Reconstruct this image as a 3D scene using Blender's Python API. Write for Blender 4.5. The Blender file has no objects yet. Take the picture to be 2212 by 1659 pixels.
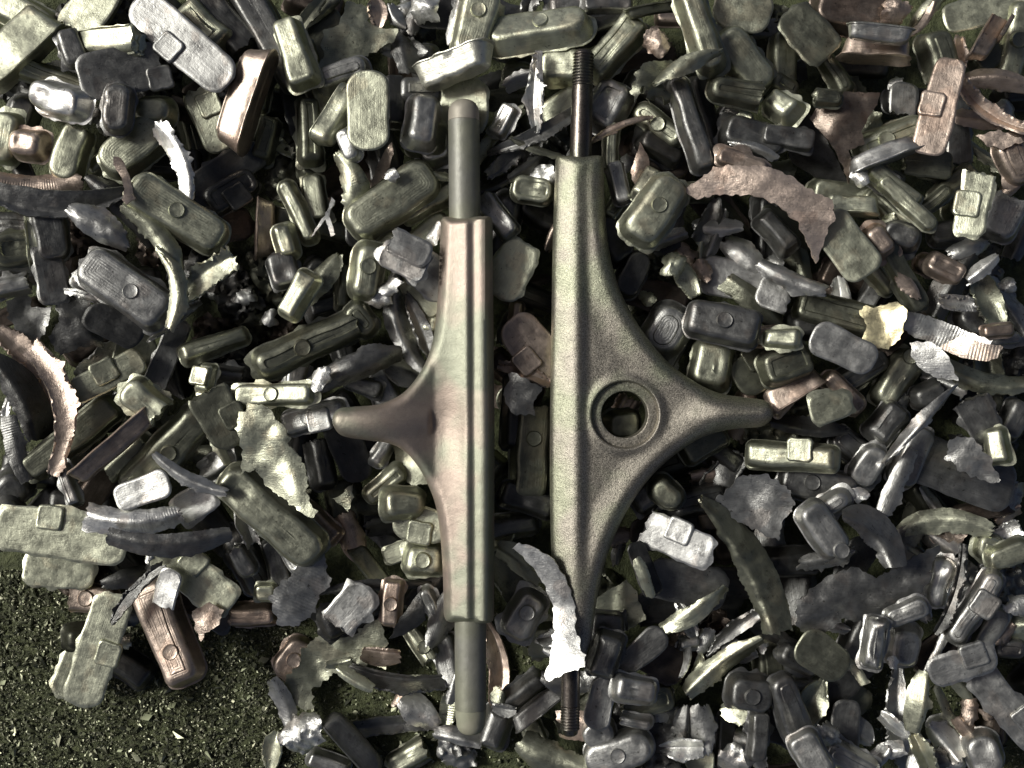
import bpy, math, random
import numpy as np
from mathutils import Matrix, Vector, noise
from mathutils.geometry import delaunay_2d_cdt

# ------------------------------------------------------------------ camera, light, exposure
S = 0.000146            # metres per photo unit (photo taken as 2212 x 1659 units)
PW, PH, D = 2212.0, 1659.0, 2500.0
sc = bpy.context.scene
cam_d = bpy.data.cameras.new('camera'); cam = bpy.data.objects.new('camera', cam_d)
sc.collection.objects.link(cam); sc.camera = cam
cam.location = (0, 0, D * S)
cam_d.sensor_width = 36.0
cam_d.lens = 36.0 * D / PW
cam_d.clip_start = 0.01; cam_d.clip_end = 50
SUN_EL, SUN_AZ = math.radians(41), math.radians(163)     # azimuth of the sun seen from above, counterclockwise from picture right
world = bpy.data.worlds.new('World'); sc.world = world; world.use_nodes = True
wn = world.node_tree
bg = wn.nodes['Background']
sky = wn.nodes.new('ShaderNodeTexSky'); sky.sky_type = 'NISHITA'
sky.sun_disc = False; sky.sun_elevation = SUN_EL; sky.sun_rotation = math.pi / 2 - SUN_AZ
sky.air_density = 0.12; sky.dust_density = 1.5; sky.ozone_density = 0.0
wn.links.new(sky.outputs[0], bg.inputs[0]); bg.inputs[1].default_value = 0.05
sun_d = bpy.data.lights.new('sun', 'SUN'); sun_d.energy = 1.5; sun_d.angle = math.radians(16); sun_d.color = (1, 0.98, 0.94)
sun = bpy.data.objects.new('sun', sun_d); sc.collection.objects.link(sun)
sv = Vector((math.cos(SUN_EL) * math.cos(SUN_AZ), math.cos(SUN_EL) * math.sin(SUN_AZ), math.sin(SUN_EL)))
sun.rotation_euler = sv.to_track_quat('Z', 'Y').to_euler()
sc.view_settings.view_transform = 'Standard'; sc.view_settings.look = 'None'
sc.view_settings.exposure = 1.0; sc.view_settings.gamma = 1.0

# ------------------------------------------------------------------ materials
def nodes_of(name):
    m = bpy.data.materials.new(name); m.use_nodes = True
    nt = m.node_tree
    return m, nt, nt.nodes['Principled BSDF'], (lambda t, **k: mk(nt, t, **k))
def mk(nt, t, **k):
    n = nt.nodes.new(t)
    for a, b in k.items(): setattr(n, a, b)
    return n
def mth(nt, op, a, b=None, c=None, clamp=False):
    n = nt.nodes.new('ShaderNodeMath'); n.operation = op; n.use_clamp = clamp
    for i, v in enumerate((a, b, c)):
        if v is None: continue
        if isinstance(v, (int, float)): n.inputs[i].default_value = v
        else: nt.links.new(v, n.inputs[i])
    return n.outputs[0]
def mapr(nt, v, a, b, c, d):
    n = nt.nodes.new('ShaderNodeMapRange'); nt.links.new(v, n.inputs[0])
    for i, x in enumerate((a, b, c, d)): n.inputs[i + 1].default_value = x
    return n.outputs[0]
def noi(nt, vec, scale, detail=3, rough=0.55):
    n = nt.nodes.new('ShaderNodeTexNoise'); n.inputs['Scale'].default_value = scale
    n.inputs['Detail'].default_value = detail; n.inputs['Roughness'].default_value = rough
    nt.links.new(vec, n.inputs['Vector']); return n.outputs[0]
def mixc(nt, f, a, b, bt='MIX'):
    n = nt.nodes.new('ShaderNodeMix'); n.data_type = 'RGBA'; n.blend_type = bt
    if isinstance(f, (int, float)): n.inputs[0].default_value = f
    else: nt.links.new(f, n.inputs[0])
    for i, v in ((6, a), (7, b)):
        if isinstance(v, tuple): n.inputs[i].default_value = (*v, 1)
        else: nt.links.new(v, n.inputs[i])
    return n.outputs[2]
def bump(nt, bsdf, parts, strength=1.0):
    """parts: list of (height socket in units, weight)"""
    tot = None
    for h, w in parts:
        x = mth(nt, 'MULTIPLY', h, w)
        tot = x if tot is None else mth(nt, 'ADD', tot, x)
    b = nt.nodes.new('ShaderNodeBump'); b.inputs['Strength'].default_value = strength
    b.inputs['Distance'].default_value = S
    nt.links.new(tot, b.inputs['Height']); nt.links.new(b.outputs[0], bsdf.inputs['Normal'])

def unit_coords(nt, rnd=True):
    tc = nt.nodes.new('ShaderNodeTexCoord')
    mp = nt.nodes.new('ShaderNodeVectorMath'); mp.operation = 'MULTIPLY'
    mp.inputs[1].default_value = (1 / S,) * 3
    nt.links.new(tc.outputs['Object'], mp.inputs[0])
    if not rnd: return mp.outputs[0], None
    oi = nt.nodes.new('ShaderNodeObjectInfo')
    r = mth(nt, 'MULTIPLY', oi.outputs['Random'], 9000.0)
    ad = nt.nodes.new('ShaderNodeVectorMath'); ad.operation = 'ADD'
    nt.links.new(mp.outputs[0], ad.inputs[0]); nt.links.new(r, ad.inputs[1])
    return ad.outputs[0], oi

def scrap_material(name, rough0, rough1, fine):
    m, nt, b, _ = nodes_of(name)
    v, oi = unit_coords(nt)
    big = noi(nt, v, 0.011, 3); mid = noi(nt, v, 0.045, 4, 0.6); fn = noi(nt, v, 0.25, 4, 0.65); vf = noi(nt, v, 0.8, 2, 0.6)
    # scratches: noise stretched along one axis
    mp = nt.nodes.new('ShaderNodeMapping'); mp.inputs['Scale'].default_value = (0.02, 0.5, 0.5); nt.links.new(v, mp.inputs[0])
    scr = noi(nt, mp.outputs[0], 1.0, 3, 0.6)
    col = oi.outputs['Color']
    mott = mth(nt, 'MULTIPLY', mapr(nt, big, 0.25, 0.75, 0.72, 1.18), mapr(nt, mid, 0.3, 0.7, 0.80, 1.14))
    mott = mth(nt, 'MULTIPLY', mott, mapr(nt, scr, 0.35, 0.65, 0.92, 1.06))
    cc = nt.nodes.new('ShaderNodeCombineColor')
    for i in range(3): nt.links.new(mott, cc.inputs[i])
    c1 = mixc(nt, 1.0, col, cc.outputs[0], 'MULTIPLY')
    # oxide film: brownish and olive patches with shapes of their own
    p1 = mapr(nt, noi(nt, v, 0.016, 2), 0.57, 0.62, 0.0, 0.3)
    c2 = mixc(nt, p1, c1, mixc(nt, 1.0, c1, (1.10, 0.92, 0.82), 'MULTIPLY'))
    pits = mapr(nt, noi(nt, v, 0.12, 2), 0.26, 0.31, 0.65, 0.0)
    grime = mapr(nt, noi(nt, v, 0.022, 6, 0.75), 0.56, 0.68, 0.0, 0.55)
    c3 = mixc(nt, mth(nt, 'MAXIMUM', pits, grime), c2, (0.05, 0.048, 0.038))
    nt.links.new(c3, b.inputs['Base Color'])
    b.inputs['Metallic'].default_value = 0.86
    r = mth(nt, 'ADD', mapr(nt, mid, 0.3, 0.7, rough0, rough1), mapr(nt, fn, 0.3, 0.7, -0.05, 0.07))
    nt.links.new(r, b.inputs['Roughness'])
    at = nt.nodes.new('ShaderNodeAttribute'); at.attribute_name = 'pat'
    aa = nt.nodes.new('ShaderNodeAttribute'); aa.attribute_name = 'amp'
    tool = mth(nt, 'MULTIPLY', mth(nt, 'MULTIPLY', mth(nt, 'SINE', at.outputs['Fac']), aa.outputs['Fac']), mapr(nt, noi(nt, v, 0.02, 2), 0.42, 0.6, 0.1, 1.2))
    bump(nt, b, [(fn, 0.40 * fine), (vf, 0.14 * fine), (scr, 0.35 * fine), (mid, 1.0 * fine), (big, 3.5), (tool, 0.07)])
    return m
M_CAST = scrap_material('cast_aluminium', 0.30, 0.48, 0.85)
M_TORN = scrap_material('torn_aluminium', 0.28, 0.46, 1.1)
M_FOIL = scrap_material('frayed_aluminium', 0.30, 0.45, 2.0)

def truck_material(name, col, col2, grain, rough, metal, spark):
    m, nt, b, _ = nodes_of(name)
    v, _o = unit_coords(nt, False)
    g = noi(nt, v, 0.40, 3, 0.75); big = noi(nt, v, 0.008, 2); mid = noi(nt, v, 0.03, 3)
    f = mapr(nt, big, 0.42, 0.58, 0.0, 1.0)
    c = mixc(nt, f, col, col2)
    gm = mapr(nt, g, 0.3, 0.72, 1 - grain, 1 + grain)
    gm = mth(nt, 'MULTIPLY', gm, mapr(nt, mid, 0.3, 0.7, 0.9, 1.08))
    cc = nt.nodes.new('ShaderNodeCombineColor')
    for i in range(3): nt.links.new(gm, cc.inputs[i])
    nt.links.new(mixc(nt, 1.0, c, cc.outputs[0], 'MULTIPLY'), b.inputs['Base Color'])
    b.inputs['Metallic'].default_value = metal
    nt.links.new(mth(nt, 'ADD', rough, mapr(nt, g, 0.3, 0.7, -0.08, 0.1)), b.inputs['Roughness'])
    bump(nt, b, [(g, spark), (noi(nt, v, 0.9, 1), spark * 0.5), (mid, 1.5)])
    return m
M_SMALL = truck_material('satin_cast_metal', (0.47, 0.39, 0.32), (0.34, 0.35, 0.265), 0.12, 0.50, 0.80, 0.5)
M_BIG = truck_material('sparkling_grey_green_paint', (0.325, 0.335, 0.24), (0.335, 0.31, 0.255), 0.72, 0.42, 0.86, 0.6)
M_ROD = truck_material('smooth_rod_steel', (0.25, 0.255, 0.19), (0.235, 0.235, 0.20), 0.07, 0.5, 0.42, 0.2)
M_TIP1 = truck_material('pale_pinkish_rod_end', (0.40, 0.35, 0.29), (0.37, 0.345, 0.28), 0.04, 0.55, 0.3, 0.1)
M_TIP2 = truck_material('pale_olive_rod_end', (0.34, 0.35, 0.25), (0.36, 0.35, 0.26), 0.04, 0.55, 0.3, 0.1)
M_ROD2 = truck_material('dark_axle_steel', (0.13, 0.13, 0.105), (0.16, 0.14, 0.12), 0.12, 0.32, 0.95, 0.15)

def ground_material():
    m, nt, b, _ = nodes_of('oily_dirt')
    v, _o = unit_coords(nt, False)
    n1 = noi(nt, v, 0.05, 5, 0.7); n2 = noi(nt, v, 0.006, 3); n3 = noi(nt, v, 0.3, 3)
    c = mixc(nt, mapr(nt, n1, 0.35, 0.65, 0, 1), (0.034, 0.041, 0.016), (0.13, 0.147, 0.062))
    c = mixc(nt, mapr(nt, n2, 0.4, 0.6, 0, 0.5), c, (0.075, 0.09, 0.035))
    nt.links.new(c, b.inputs['Base Color'])
    b.inputs['Roughness'].default_value = 0.75
    bump(nt, b, [(n1, 14.0), (n3, 3.0)])
    return m
M_DIRT = ground_material()
# ------------------------------------------------------------------ helpers
rng = random.Random(7)
COL = sc.collection
TONE = {'w': 0.78, 'l': 0.60, 'm': 0.44, 'd': 0.235, 'k': 0.11}  # base tones also carry light and shade; the dark ones deepen the heap
HUE = {'n': (0.985, 0.99, 0.925), 'o': (0.95, 0.975, 0.73), 'p': (1.12, 0.92, 0.75), 'y': (1.2, 1.0, 0.62), 'w': (1, 1, 0.84)}
def tint(code):
    if code[0] in 'wlmdk': t = TONE[code[0]]
    else: t = 0.5
    h = HUE.get(code[1], HUE['n'])
    j = rng.uniform(0.92, 1.08)
    return (min(t * h[0] * j, .9), min(t * h[1] * j, .9), min(t * h[2] * j, .9), 1)

def mesh_from(name, verts, faces, mat, pat=None, amp=None, sharp=35):
    me = bpy.data.meshes.new(name)
    me.from_pydata((np.asarray(verts) * S).tolist(), [], faces)
    me.materials.append(mat)
    a = me.attributes.new('pat', 'FLOAT', 'POINT'); n = len(me.vertices)
    a.data.foreach_set('value', np.zeros(n) if pat is None else np.asarray(pat, dtype=float))
    a = me.attributes.new('amp', 'FLOAT', 'POINT')
    a.data.foreach_set('value', np.zeros(n) if amp is None else np.asarray(amp, dtype=float))
    me.polygons.foreach_set('use_smooth', [True] * len(me.polygons))
    me.validate(); me.update()
    me.set_sharp_from_angle(angle=math.radians(sharp))
    return me
def link(name, me, parent=None, col=None):
    o = bpy.data.objects.new(name, me); COL.objects.link(o)
    if parent is not None: o.parent = parent
    if col is not None: o.color = col
    return o

def n1(x, y, seed, sc_=0.02):
    return noise.noise(Vector((x * sc_ + seed * 7.3, y * sc_ - seed * 3.1, seed * 1.7)))

def rr_outline(hl, hw, rc, nl=10, ns=4, ncr=7):
    """rounded rectangle, fixed vertex count"""
    rc = max(min(rc, hl - .01, hw - .01), .01)
    P = []
    def seg(a, b, n):
        for k in range(1, n + 1):
            t = k / (n + 1); P.append((a[0] + (b[0] - a[0]) * t, a[1] + (b[1] - a[1]) * t))
    def cor(cx, cy, a0):
        for k in range(ncr):
            a = math.radians(a0 + 90 * k / (ncr - 1)); P.append((cx + rc * math.cos(a), cy + rc * math.sin(a)))
    cor(hl - rc, hw - rc, 0); seg((hl - rc, hw), (-hl + rc, hw), nl)
    cor(-hl + rc, hw - rc, 90); seg((-hl, hw - rc), (-hl, -hw + rc), ns)
    cor(-hl + rc, -hw + rc, 180); seg((-hl + rc, -hw), (hl - rc, -hw), nl)
    cor(hl - rc, -hw + rc, 270); seg((hl, -hw + rc), (hl, hw - rc), ns)
    return P

def slug_mesh(L, W, T, seed, o):
    r = random.Random(seed)
    hl, hw = L / 2, W / 2
    rc = min(hw * r.uniform(.5, .9), hl * .9)
    if o.get('s'): rc = hw * .98
    fr = min(T * r.uniform(.2, .36), hw * .45)
    dr = T * r.uniform(.08, .2)
    rings = []                                     # (inset, z)
    imax = hw * .93
    for q in (.93, .66, .4, .2, .08): rings.append((imax * q, 0.0 if q > .1 else -.2))
    rings.append((1.2, 0.3)); lip = len(rings); rings.append((-0.8, 2.0)); rings.append((-0.6, 3.6)); rings.append((1.4, 5.0))
    for q in (.35, .7): rings.append((1.4 + dr * q, 5 + (T - fr - 5) * q))
    for a in (0, 18, 36, 54, 72, 90):
        a = math.radians(a); rings.append((1.4 + dr + fr * (1 - math.cos(a)), T - fr + fr * math.sin(a)))
    i0 = rings[-1][0]
    st = 0.0
    if o.get('s') or r.random() < .3:
        st = r.choice((-1, 1)) * T * .06
        i1 = i0 + hw * .10
        if i1 < imax - 4: rings += [(i1, T), (i1 + 2.2, T + st)]; i0 = i1 + 2.2
    k = 4
    for q in range(1, k + 1):
        rings.append((i0 + (imax - i0) * q / k, T + st))
    flash = o.get('j', r.choice((0, 1.5, 3, 5, 8)))
    fa, fd, fs = r.uniform(0, 6.28), r.uniform(.62, 1.0), r.uniform(.2, .6)
    V = []; pat = []; amp = []
    top_amp = 1.0 if 'c' in o else r.choice((0, 0, .35, .5))
    N = None
    bendx = r.uniform(-.03, .03) * L
    taper = r.uniform(-.08, .08)
    xc = None
    if 'x' in o or r.random() < .16: xc = hl * r.uniform(.45, .75) * r.choice((-1, 1))
    dents = [(r.uniform(-hl, hl), r.uniform(-hw, hw), r.uniform(8, 20), r.uniform(1, 4) * (2.2 if 'n' in o else 1)) for _ in range(3 if 'n' not in o else 9)]
    for ri, (ins, z) in enumerate(rings):
        out = rr_outline(hl - ins, hw - ins, rc - ins * .8)
        N = len(out)
        for (x, y) in out:
            xx, yy, zz = x, y, z
            if lip <= ri <= lip + 1 and flash:
                f = max(0, n1(x, y, seed, .05) + .15) * flash * 2.2
                d = math.hypot(x, y) + 1e-6; xx += x / d * f; yy += y / d * f
            yy *= 1 + taper * x / hl
            w = 1.2 + T * .015
            xx += n1(x, y + z, seed, .02) * w * 1.5; yy += n1(y, x, seed + 5, .02) * w * 2
            if z > T * .5:
                zz += n1(x, y, seed + 9, .014) * T * .05
                for (dx, dy, drr, dd) in dents:
                    q = ((x - dx) ** 2 + (y - dy) ** 2) / drr ** 2
                    if q < 4: zz -= dd * math.exp(-q)
            elif z < 4: zz += n1(x, y, seed + 4, .03) * 1.6
            if z > T * .35:      # a knocked-off flank
                q = (x / hl) * math.cos(fa) * .8 + (y / hw) * math.sin(fa) - fd
                if q > 0: zz = max(zz - q * hw * fs * 1.6, T * .3)
            zz += bendx * (x / hl) ** 2 * .5
            if xc is not None:
                lim = xc + n1(y, z, seed + 2, .09) * 9 * (1 if xc > 0 else -1) + n1(y, z, seed + 3, .3) * 3
                if xc > 0: xx = min(xx, lim)
                else: xx = max(xx, lim)
            V.append((xx, yy, zz - T / 2))
            pat.append(max(ins, 0) * 2 * math.pi / 5.2)
            amp.append(top_amp if (z > T * .55) else 0)
    F = []
    for k in range(len(rings) - 1):
        a, b = k * N, (k + 1) * N
        for i in range(N):
            j = (i + 1) % N; F.append((a + i, a + j, b + j, b + i))
    F.append(tuple(range(N - 1, -1, -1))); F.append(tuple((len(rings) - 1) * N + i for i in range(N)))
    if 'x' in o:  # collapsed faces are fine, weld is not needed
        pass
    return np.array(V), F, pat, amp

def disc_mesh(r_, h, seed):
    rings = [(r_ * 1.12, -3), (r_ * 1.02, .3), (r_, h * .6), (r_ * .9, h), (r_ * .8, h * .9), (r_ * .4, h * .86)]
    V = []; N = 24
    for q, z in rings:
        for i in range(N):
            a = 2 * math.pi * i / N
            V.append((q * math.cos(a) * (1 + .02 * math.sin(a * 3 + seed)), q * math.sin(a), z))
    F = [(k * N + i, k * N + (i + 1) % N, (k + 1) * N + (i + 1) % N, (k + 1) * N + i) for k in range(len(rings) - 1) for i in range(N)]
    F.append(tuple((len(rings) - 1) * N + i for i in range(N))); F.append(tuple(range(N - 1, -1, -1)))
    return V, F
def pad_mesh(a, b, h, seed):
    rings = [(0, -2.5), (0.2, h * .5), (1.4, h * .85), (3.4, h), (6, h * .93), (a * .35, h * .9)]
    V = []
    for ins, z in rings:
        out = rr_outline(a - ins, b - ins, a * .32 - ins * .5, 4, 4, 5); N = len(out)
        for x, y in out: V.append((x + n1(x, y, seed, .1) * 1.5, y + n1(y, x, seed, .1) * 1.5, z))
    F = [(k * N + i, k * N + (i + 1) % N, (k + 1) * N + (i + 1) % N, (k + 1) * N + i) for k in range(len(rings) - 1) for i in range(N)]
    F.append(tuple((len(rings) - 1) * N + i for i in range(N))); F.append(tuple(range(N - 1, -1, -1)))
    return V, F

def thicken(G, th):
    """G (nu,nv,3) -> closed shell"""
    nu, nv, _ = G.shape
    du = np.gradient(G, axis=0); dv = np.gradient(G, axis=1)
    n = np.cross(du, dv); n /= (np.linalg.norm(n, axis=2, keepdims=True) + 1e-9)
    top = (G + n * th / 2).reshape(-1, 3); bot = (G - n * th / 2).reshape(-1, 3)
    V = np.concatenate([top, bot]); K = nu * nv; F = []
    for i in range(nu - 1):
        for j in range(nv - 1):
            a = i * nv + j; F.append((a, a + nv, a + nv + 1, a + 1)); F.append((K + a + 1, K + a + nv + 1, K + a + nv, K + a))
    for i in range(nu - 1):
        a = i * nv; F.append((a + nv, a, K + a, K + a + nv))
        a = i * nv + nv - 1; F.append((a, a + nv, K + a + nv, K + a))
    for j in range(nv - 1):
        a = j; F.append((a, a + 1, K + a + 1, K + a))
        a = (nu - 1) * nv + j; F.append((a + 1, a, K + a, K + a + 1))
    return V, F

def teeth(t, seed, cell=4.5):
    i = math.floor(t / cell); f = t / cell - i
    h = lambda k: (math.sin(k * 127.1 + seed * 3.7) * 43758.5453) % 1.0
    a, b = h(i), h(i + 1); return a + (b - a) * f
def shard_mesh(L, W, seed, o):
    r = random.Random(seed)
    nu, nv = max(26, int(L / 4)), 13
    bow = o.get('c', r.uniform(-.08, .08)); k = o.get('k', r.choice((-1, 1, 1)) * r.uniform(.2, .6))
    jag = o.get('j', r.uniform(2.5, 6)) * .8; crum = o.get('n', r.uniform(.8, 2)) * .7; h = o.get('h', r.uniform(-.08, .12) * L)
    tw = math.radians(o.get('w', r.uniform(-25, 25)))
    pk = r.uniform(.3, .7); e0, e1 = r.uniform(.15, .85), r.uniform(.3, .9)
    G = np.zeros((nu, nv, 3)); pat = np.zeros((nu, nv)); amp = np.zeros((nu, nv))
    side = r.choice((-1, 1)); crs = r.choice((0, 1, 1)); v0 = r.uniform(-.5, .5); ca = r.uniform(.3, .95) * r.choice((-1, 1, 1)); ep = r.uniform(4, 14)
    for i in range(nu):
        u = i / (nu - 1)
        # width profile, tapering to both ends
        wv = (e0 + (1 - e0) * math.sin(math.pi / 2 * min(u / pk, 1)) ** .8) if u < pk else (e1 + (1 - e1) * math.sin(math.pi / 2 * min((1 - u) / (1 - pk), 1)) ** .8)
        x0 = (u - .5) * L; y0 = bow * L * (1 - (2 * u - 1) ** 2) - bow * L * .6
        slope = -bow * 4 * (2 * u - 1)
        nx, ny = -slope / math.hypot(1, slope), 1 / math.hypot(1, slope)
        for j in range(nv):
            v = j / (nv - 1) * 2 - 1
            w = W / 2 * wv * v
            if j in (0, nv - 1):
                am = jag if (v * side > 0) else jag * .35
                w += am * (abs(n1(u * L, 3, seed + j, .11)) * 2.5 + abs(n1(u * L, 9, seed + j, .35)) * 1.6 - 1) * (1 if v > 0 else -1)
                w += am * (2.6 * n1(u * L, 5, seed + j, .03) + .8 * teeth(u * L, seed + j, 4 + (seed % 9)) + .35 * teeth(u * L, seed + j, 3.1) - 1.9 * teeth(u * L, seed + j + 7, 21)) * (1 if v > 0 else -1)
            z = h * (1 - (2 * u - 1) ** 2) + (k * W / 2 * (1 - v * v) * wv if not crs else -ca * W / 2 * wv * (math.sqrt((v - v0) ** 2 + .006)))
            if i in (0, nu - 1): x0e = (teeth(v * W / 2 + 50, seed + i, 5) - .5) * ep
            else: x0e = 0
            zw = n1(u * L, v * W / 2, seed + 2, .02) * crum * 2 + n1(u * L, v * W / 2, seed + 3, .06) * crum * .7
            ta = tw * (2 * u - 1)
            yy = w * math.cos(ta); zz = z + zw + w * math.sin(ta)
            G[i, j] = (x0 + nx * yy + x0e, y0 + ny * yy, zz)
            pat[i, j] = u * L * 2 * math.pi / 5.0 + v * 3
            m = min(max(n1(u * L, v * W * .5, seed + 6, .012) * 6 + 1.2, 0), 1)
            amp[i, j] = 1.9 * m if 'r' in o else 0
    V, F = thicken(G, 4.0)
    return V, F, np.concatenate([pat.ravel()] * 2), np.concatenate([amp.ravel()] * 2)

def poly_mesh(pts, seed, o, th=4.0):
    """closed sheet from an outline, pts in units around the origin"""
    r = random.Random(seed); jag = o.get('j', 2) * .8; crum = o.get('n', 3)
    out = []
    n = len(pts)
    for i in range(n):
        a = np.array(pts[i]); b = np.array(pts[(i + 1) % n]); l = np.linalg.norm(b - a); m = max(int(l / 4.5), 1)
        nd = np.array([b[1] - a[1], a[0] - b[0]]) / (l + 1e-9)
        for k in range(m):
            p = a + (b - a) * k / m
            q = jag * (n1(p[0], p[1], seed, .10) * 1.5 + (teeth(p[0] * .7 + p[1], seed, 5) - .5) * 1.1)
            out.append(p + nd * q)
    out = np.array(out)
    mn, mx = out.min(0), out.max(0)
    st = 7.0
    gx, gy = np.meshgrid(np.arange(mn[0] + 3, mx[0], st), np.arange(mn[1] + 3, mx[1], st))
    q = np.stack([gx.ravel(), gy.ravel()], 1) + np.random.RandomState(seed % 9999).uniform(-1.4, 1.4, (gx.size, 2))
    ins, dist = inside_dist(q, out)
    q = q[ins & (dist > 3)]
    allp = [Vector((float(a), float(b))) for a, b in np.concatenate([out, q])]
    no = len(out)
    vv, _, ff, _, _, _ = delaunay_2d_cdt(allp, [(i, (i + 1) % no) for i in range(no)], [], 1, 1e-4)
    P = np.array([(a.x, a.y) for a in vv]); k = o.get('k', r.uniform(-.12, .12))
    c = P - P.mean(0); U, s_, Vt = np.linalg.svd(c, full_matrices=False)
    ac = c @ Vt[1]; al = c @ Vt[0]; wh = np.abs(ac).max() + 1e-6; lh = np.abs(al).max() + 1e-6
    z = k * wh * (1 - (ac / wh) ** 2) * 2 + o.get('h', r.uniform(-.08, .08) * lh) * (1 - (al / lh) ** 2)
    cx = np.array([n1(x, y, seed + 2, .016) * crum * 2.0 + n1(x, y, seed + 3, .05) * crum * .25 + abs(n1(x, y, seed + 4, .02)) * crum * .8 for x, y in P])
    z = z + cx
    for _ in range(r.choice((1, 2, 2))):       # straight folds
        a = r.uniform(0, math.pi); pr = al * math.cos(a) + ac * math.sin(a); off = r.uniform(-.4, .4) * lh
        z = z + r.uniform(.08, .3) * r.choice((-1, 1)) * np.sqrt((pr - off) ** 2 + 9)
    z = z - z.mean()
    K = len(P)
    V = np.concatenate([np.c_[P, z + th / 2], np.c_[P, z - th / 2]])
    F = [tuple(f) for f in ff] + [tuple(K + i for i in reversed(f)) for f in ff]
    from collections import Counter
    ed = {}
    for f in ff:
        for i in range(len(f)):
            ed[(f[i], f[(i + 1) % len(f)])] = 1
    for (a, b) in list(ed):
        if (b, a) not in ed: F.append((b, a, K + a, K + b))
    pat = al * 2 * math.pi / 6.0 + 0.06 * ac
    amp = np.full(K, 1.9 if 'r' in o else 0.0)
    return V, F, np.concatenate([pat, pat]), np.concatenate([amp, amp])

def inside_dist(q, poly):
    a = poly; b = np.roll(poly, -1, 0)
    x, y = q[:, 0][:, None], q[:, 1][:, None]
    cond = ((a[:, 1] > y) != (b[:, 1] > y))
    xi = (b[:, 0] - a[:, 0]) * (y - a[:, 1]) / (b[:, 1] - a[:, 1] + 1e-12) + a[:, 0]
    ins = (np.sum(cond & (x < xi), 1) % 2) == 1
    ab = b - a; l2 = (ab ** 2).sum(1) + 1e-12
    t = np.clip(((x - a[:, 0]) * ab[:, 0] + (y - a[:, 1]) * ab[:, 1]) / l2, 0, 1)
    d = np.sqrt((x - a[:, 0] - t * ab[:, 0]) ** 2 + (y - a[:, 1] - t * ab[:, 1]) ** 2).min(1)
    return ins, d

def foil_mesh(R, seed, o):
    """crumpled frayed scrap: a folded, frilly blob of thin metal"""
    r = random.Random(seed)
    pts = []; n = 40; el = r.uniform(.7, 1.0)
    for i in range(n):
        a = 2 * math.pi * i / n
        rad = R * (.78 + .35 * noise.noise(Vector((math.cos(a) * 1.3 + seed, math.sin(a) * 1.3, .5))) + r.uniform(-.07, .07))
        pts.append((rad * math.cos(a), rad * math.sin(a) * el))
    V, F, pat, amp = poly_mesh(pts, seed, {'j': 3.5, 'n': R * .085, 'k': .35, 'h': R * .15}, th=4)
    for v in V:
        v[2] += noise.noise(Vector((v[0] * .09 + seed, v[1] * .09, 1))) * R * .13 + abs(noise.noise(Vector((v[0] * .05, v[1] * .05 + seed, 4)))) * R * .3
    return V, F, pat, amp

# ------------------------------------------------------------------ resting on the heap
CELL = 9.0; GX0, GY0 = -1500.0, -1200.0; NGX, NGY = int(3000 / CELL), int(2400 / CELL)
HM = np.zeros((NGX, NGY)); ID = np.full((NGX, NGY), -1)
def cells(W3):
    ix = np.clip(((W3[:, 0] - GX0) / CELL).astype(int), 0, NGX - 1); iy = np.clip(((W3[:, 1] - GY0) / CELL).astype(int), 0, NGY - 1)
    return ix * NGY + iy
def env(W3):
    c = cells(W3); u, inv = np.unique(c, return_inverse=True)
    lo = np.full(len(u), 1e9); hi = np.full(len(u), -1e9)
    np.minimum.at(lo, inv, W3[:, 2]); np.maximum.at(hi, inv, W3[:, 2])
    return u, lo, hi
def settle(W3, q=72, idn=0):
    u, lo, hi = env(W3)
    h = HM.ravel()[u]
    dz = float(np.percentile(h - lo, q))
    dz = max(dz, float(-lo.min()) * .8)
    return dz, u, hi
def commit(u, hi, dz, idn):
    f = HM.reshape(-1); g = ID.reshape(-1)
    t = hi + dz; m = t > f[u]
    f[u[m]] = t[m]; g[u[m]] = idn

def scr(px, py, z):
    f = (D - z) / D
    return (px - PW / 2) * f, (PH / 2 - py) * f
def h_at(px, py):
    x, y = scr(px, py, 100)
    ix = int((x - GX0) / CELL); iy = int((y - GY0) / CELL)
    ix = min(max(ix, 3), NGX - 4); iy = min(max(iy, 3), NGY - 4)
    return float(HM[ix - 2:ix + 3, iy - 2:iy + 3].mean())

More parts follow.
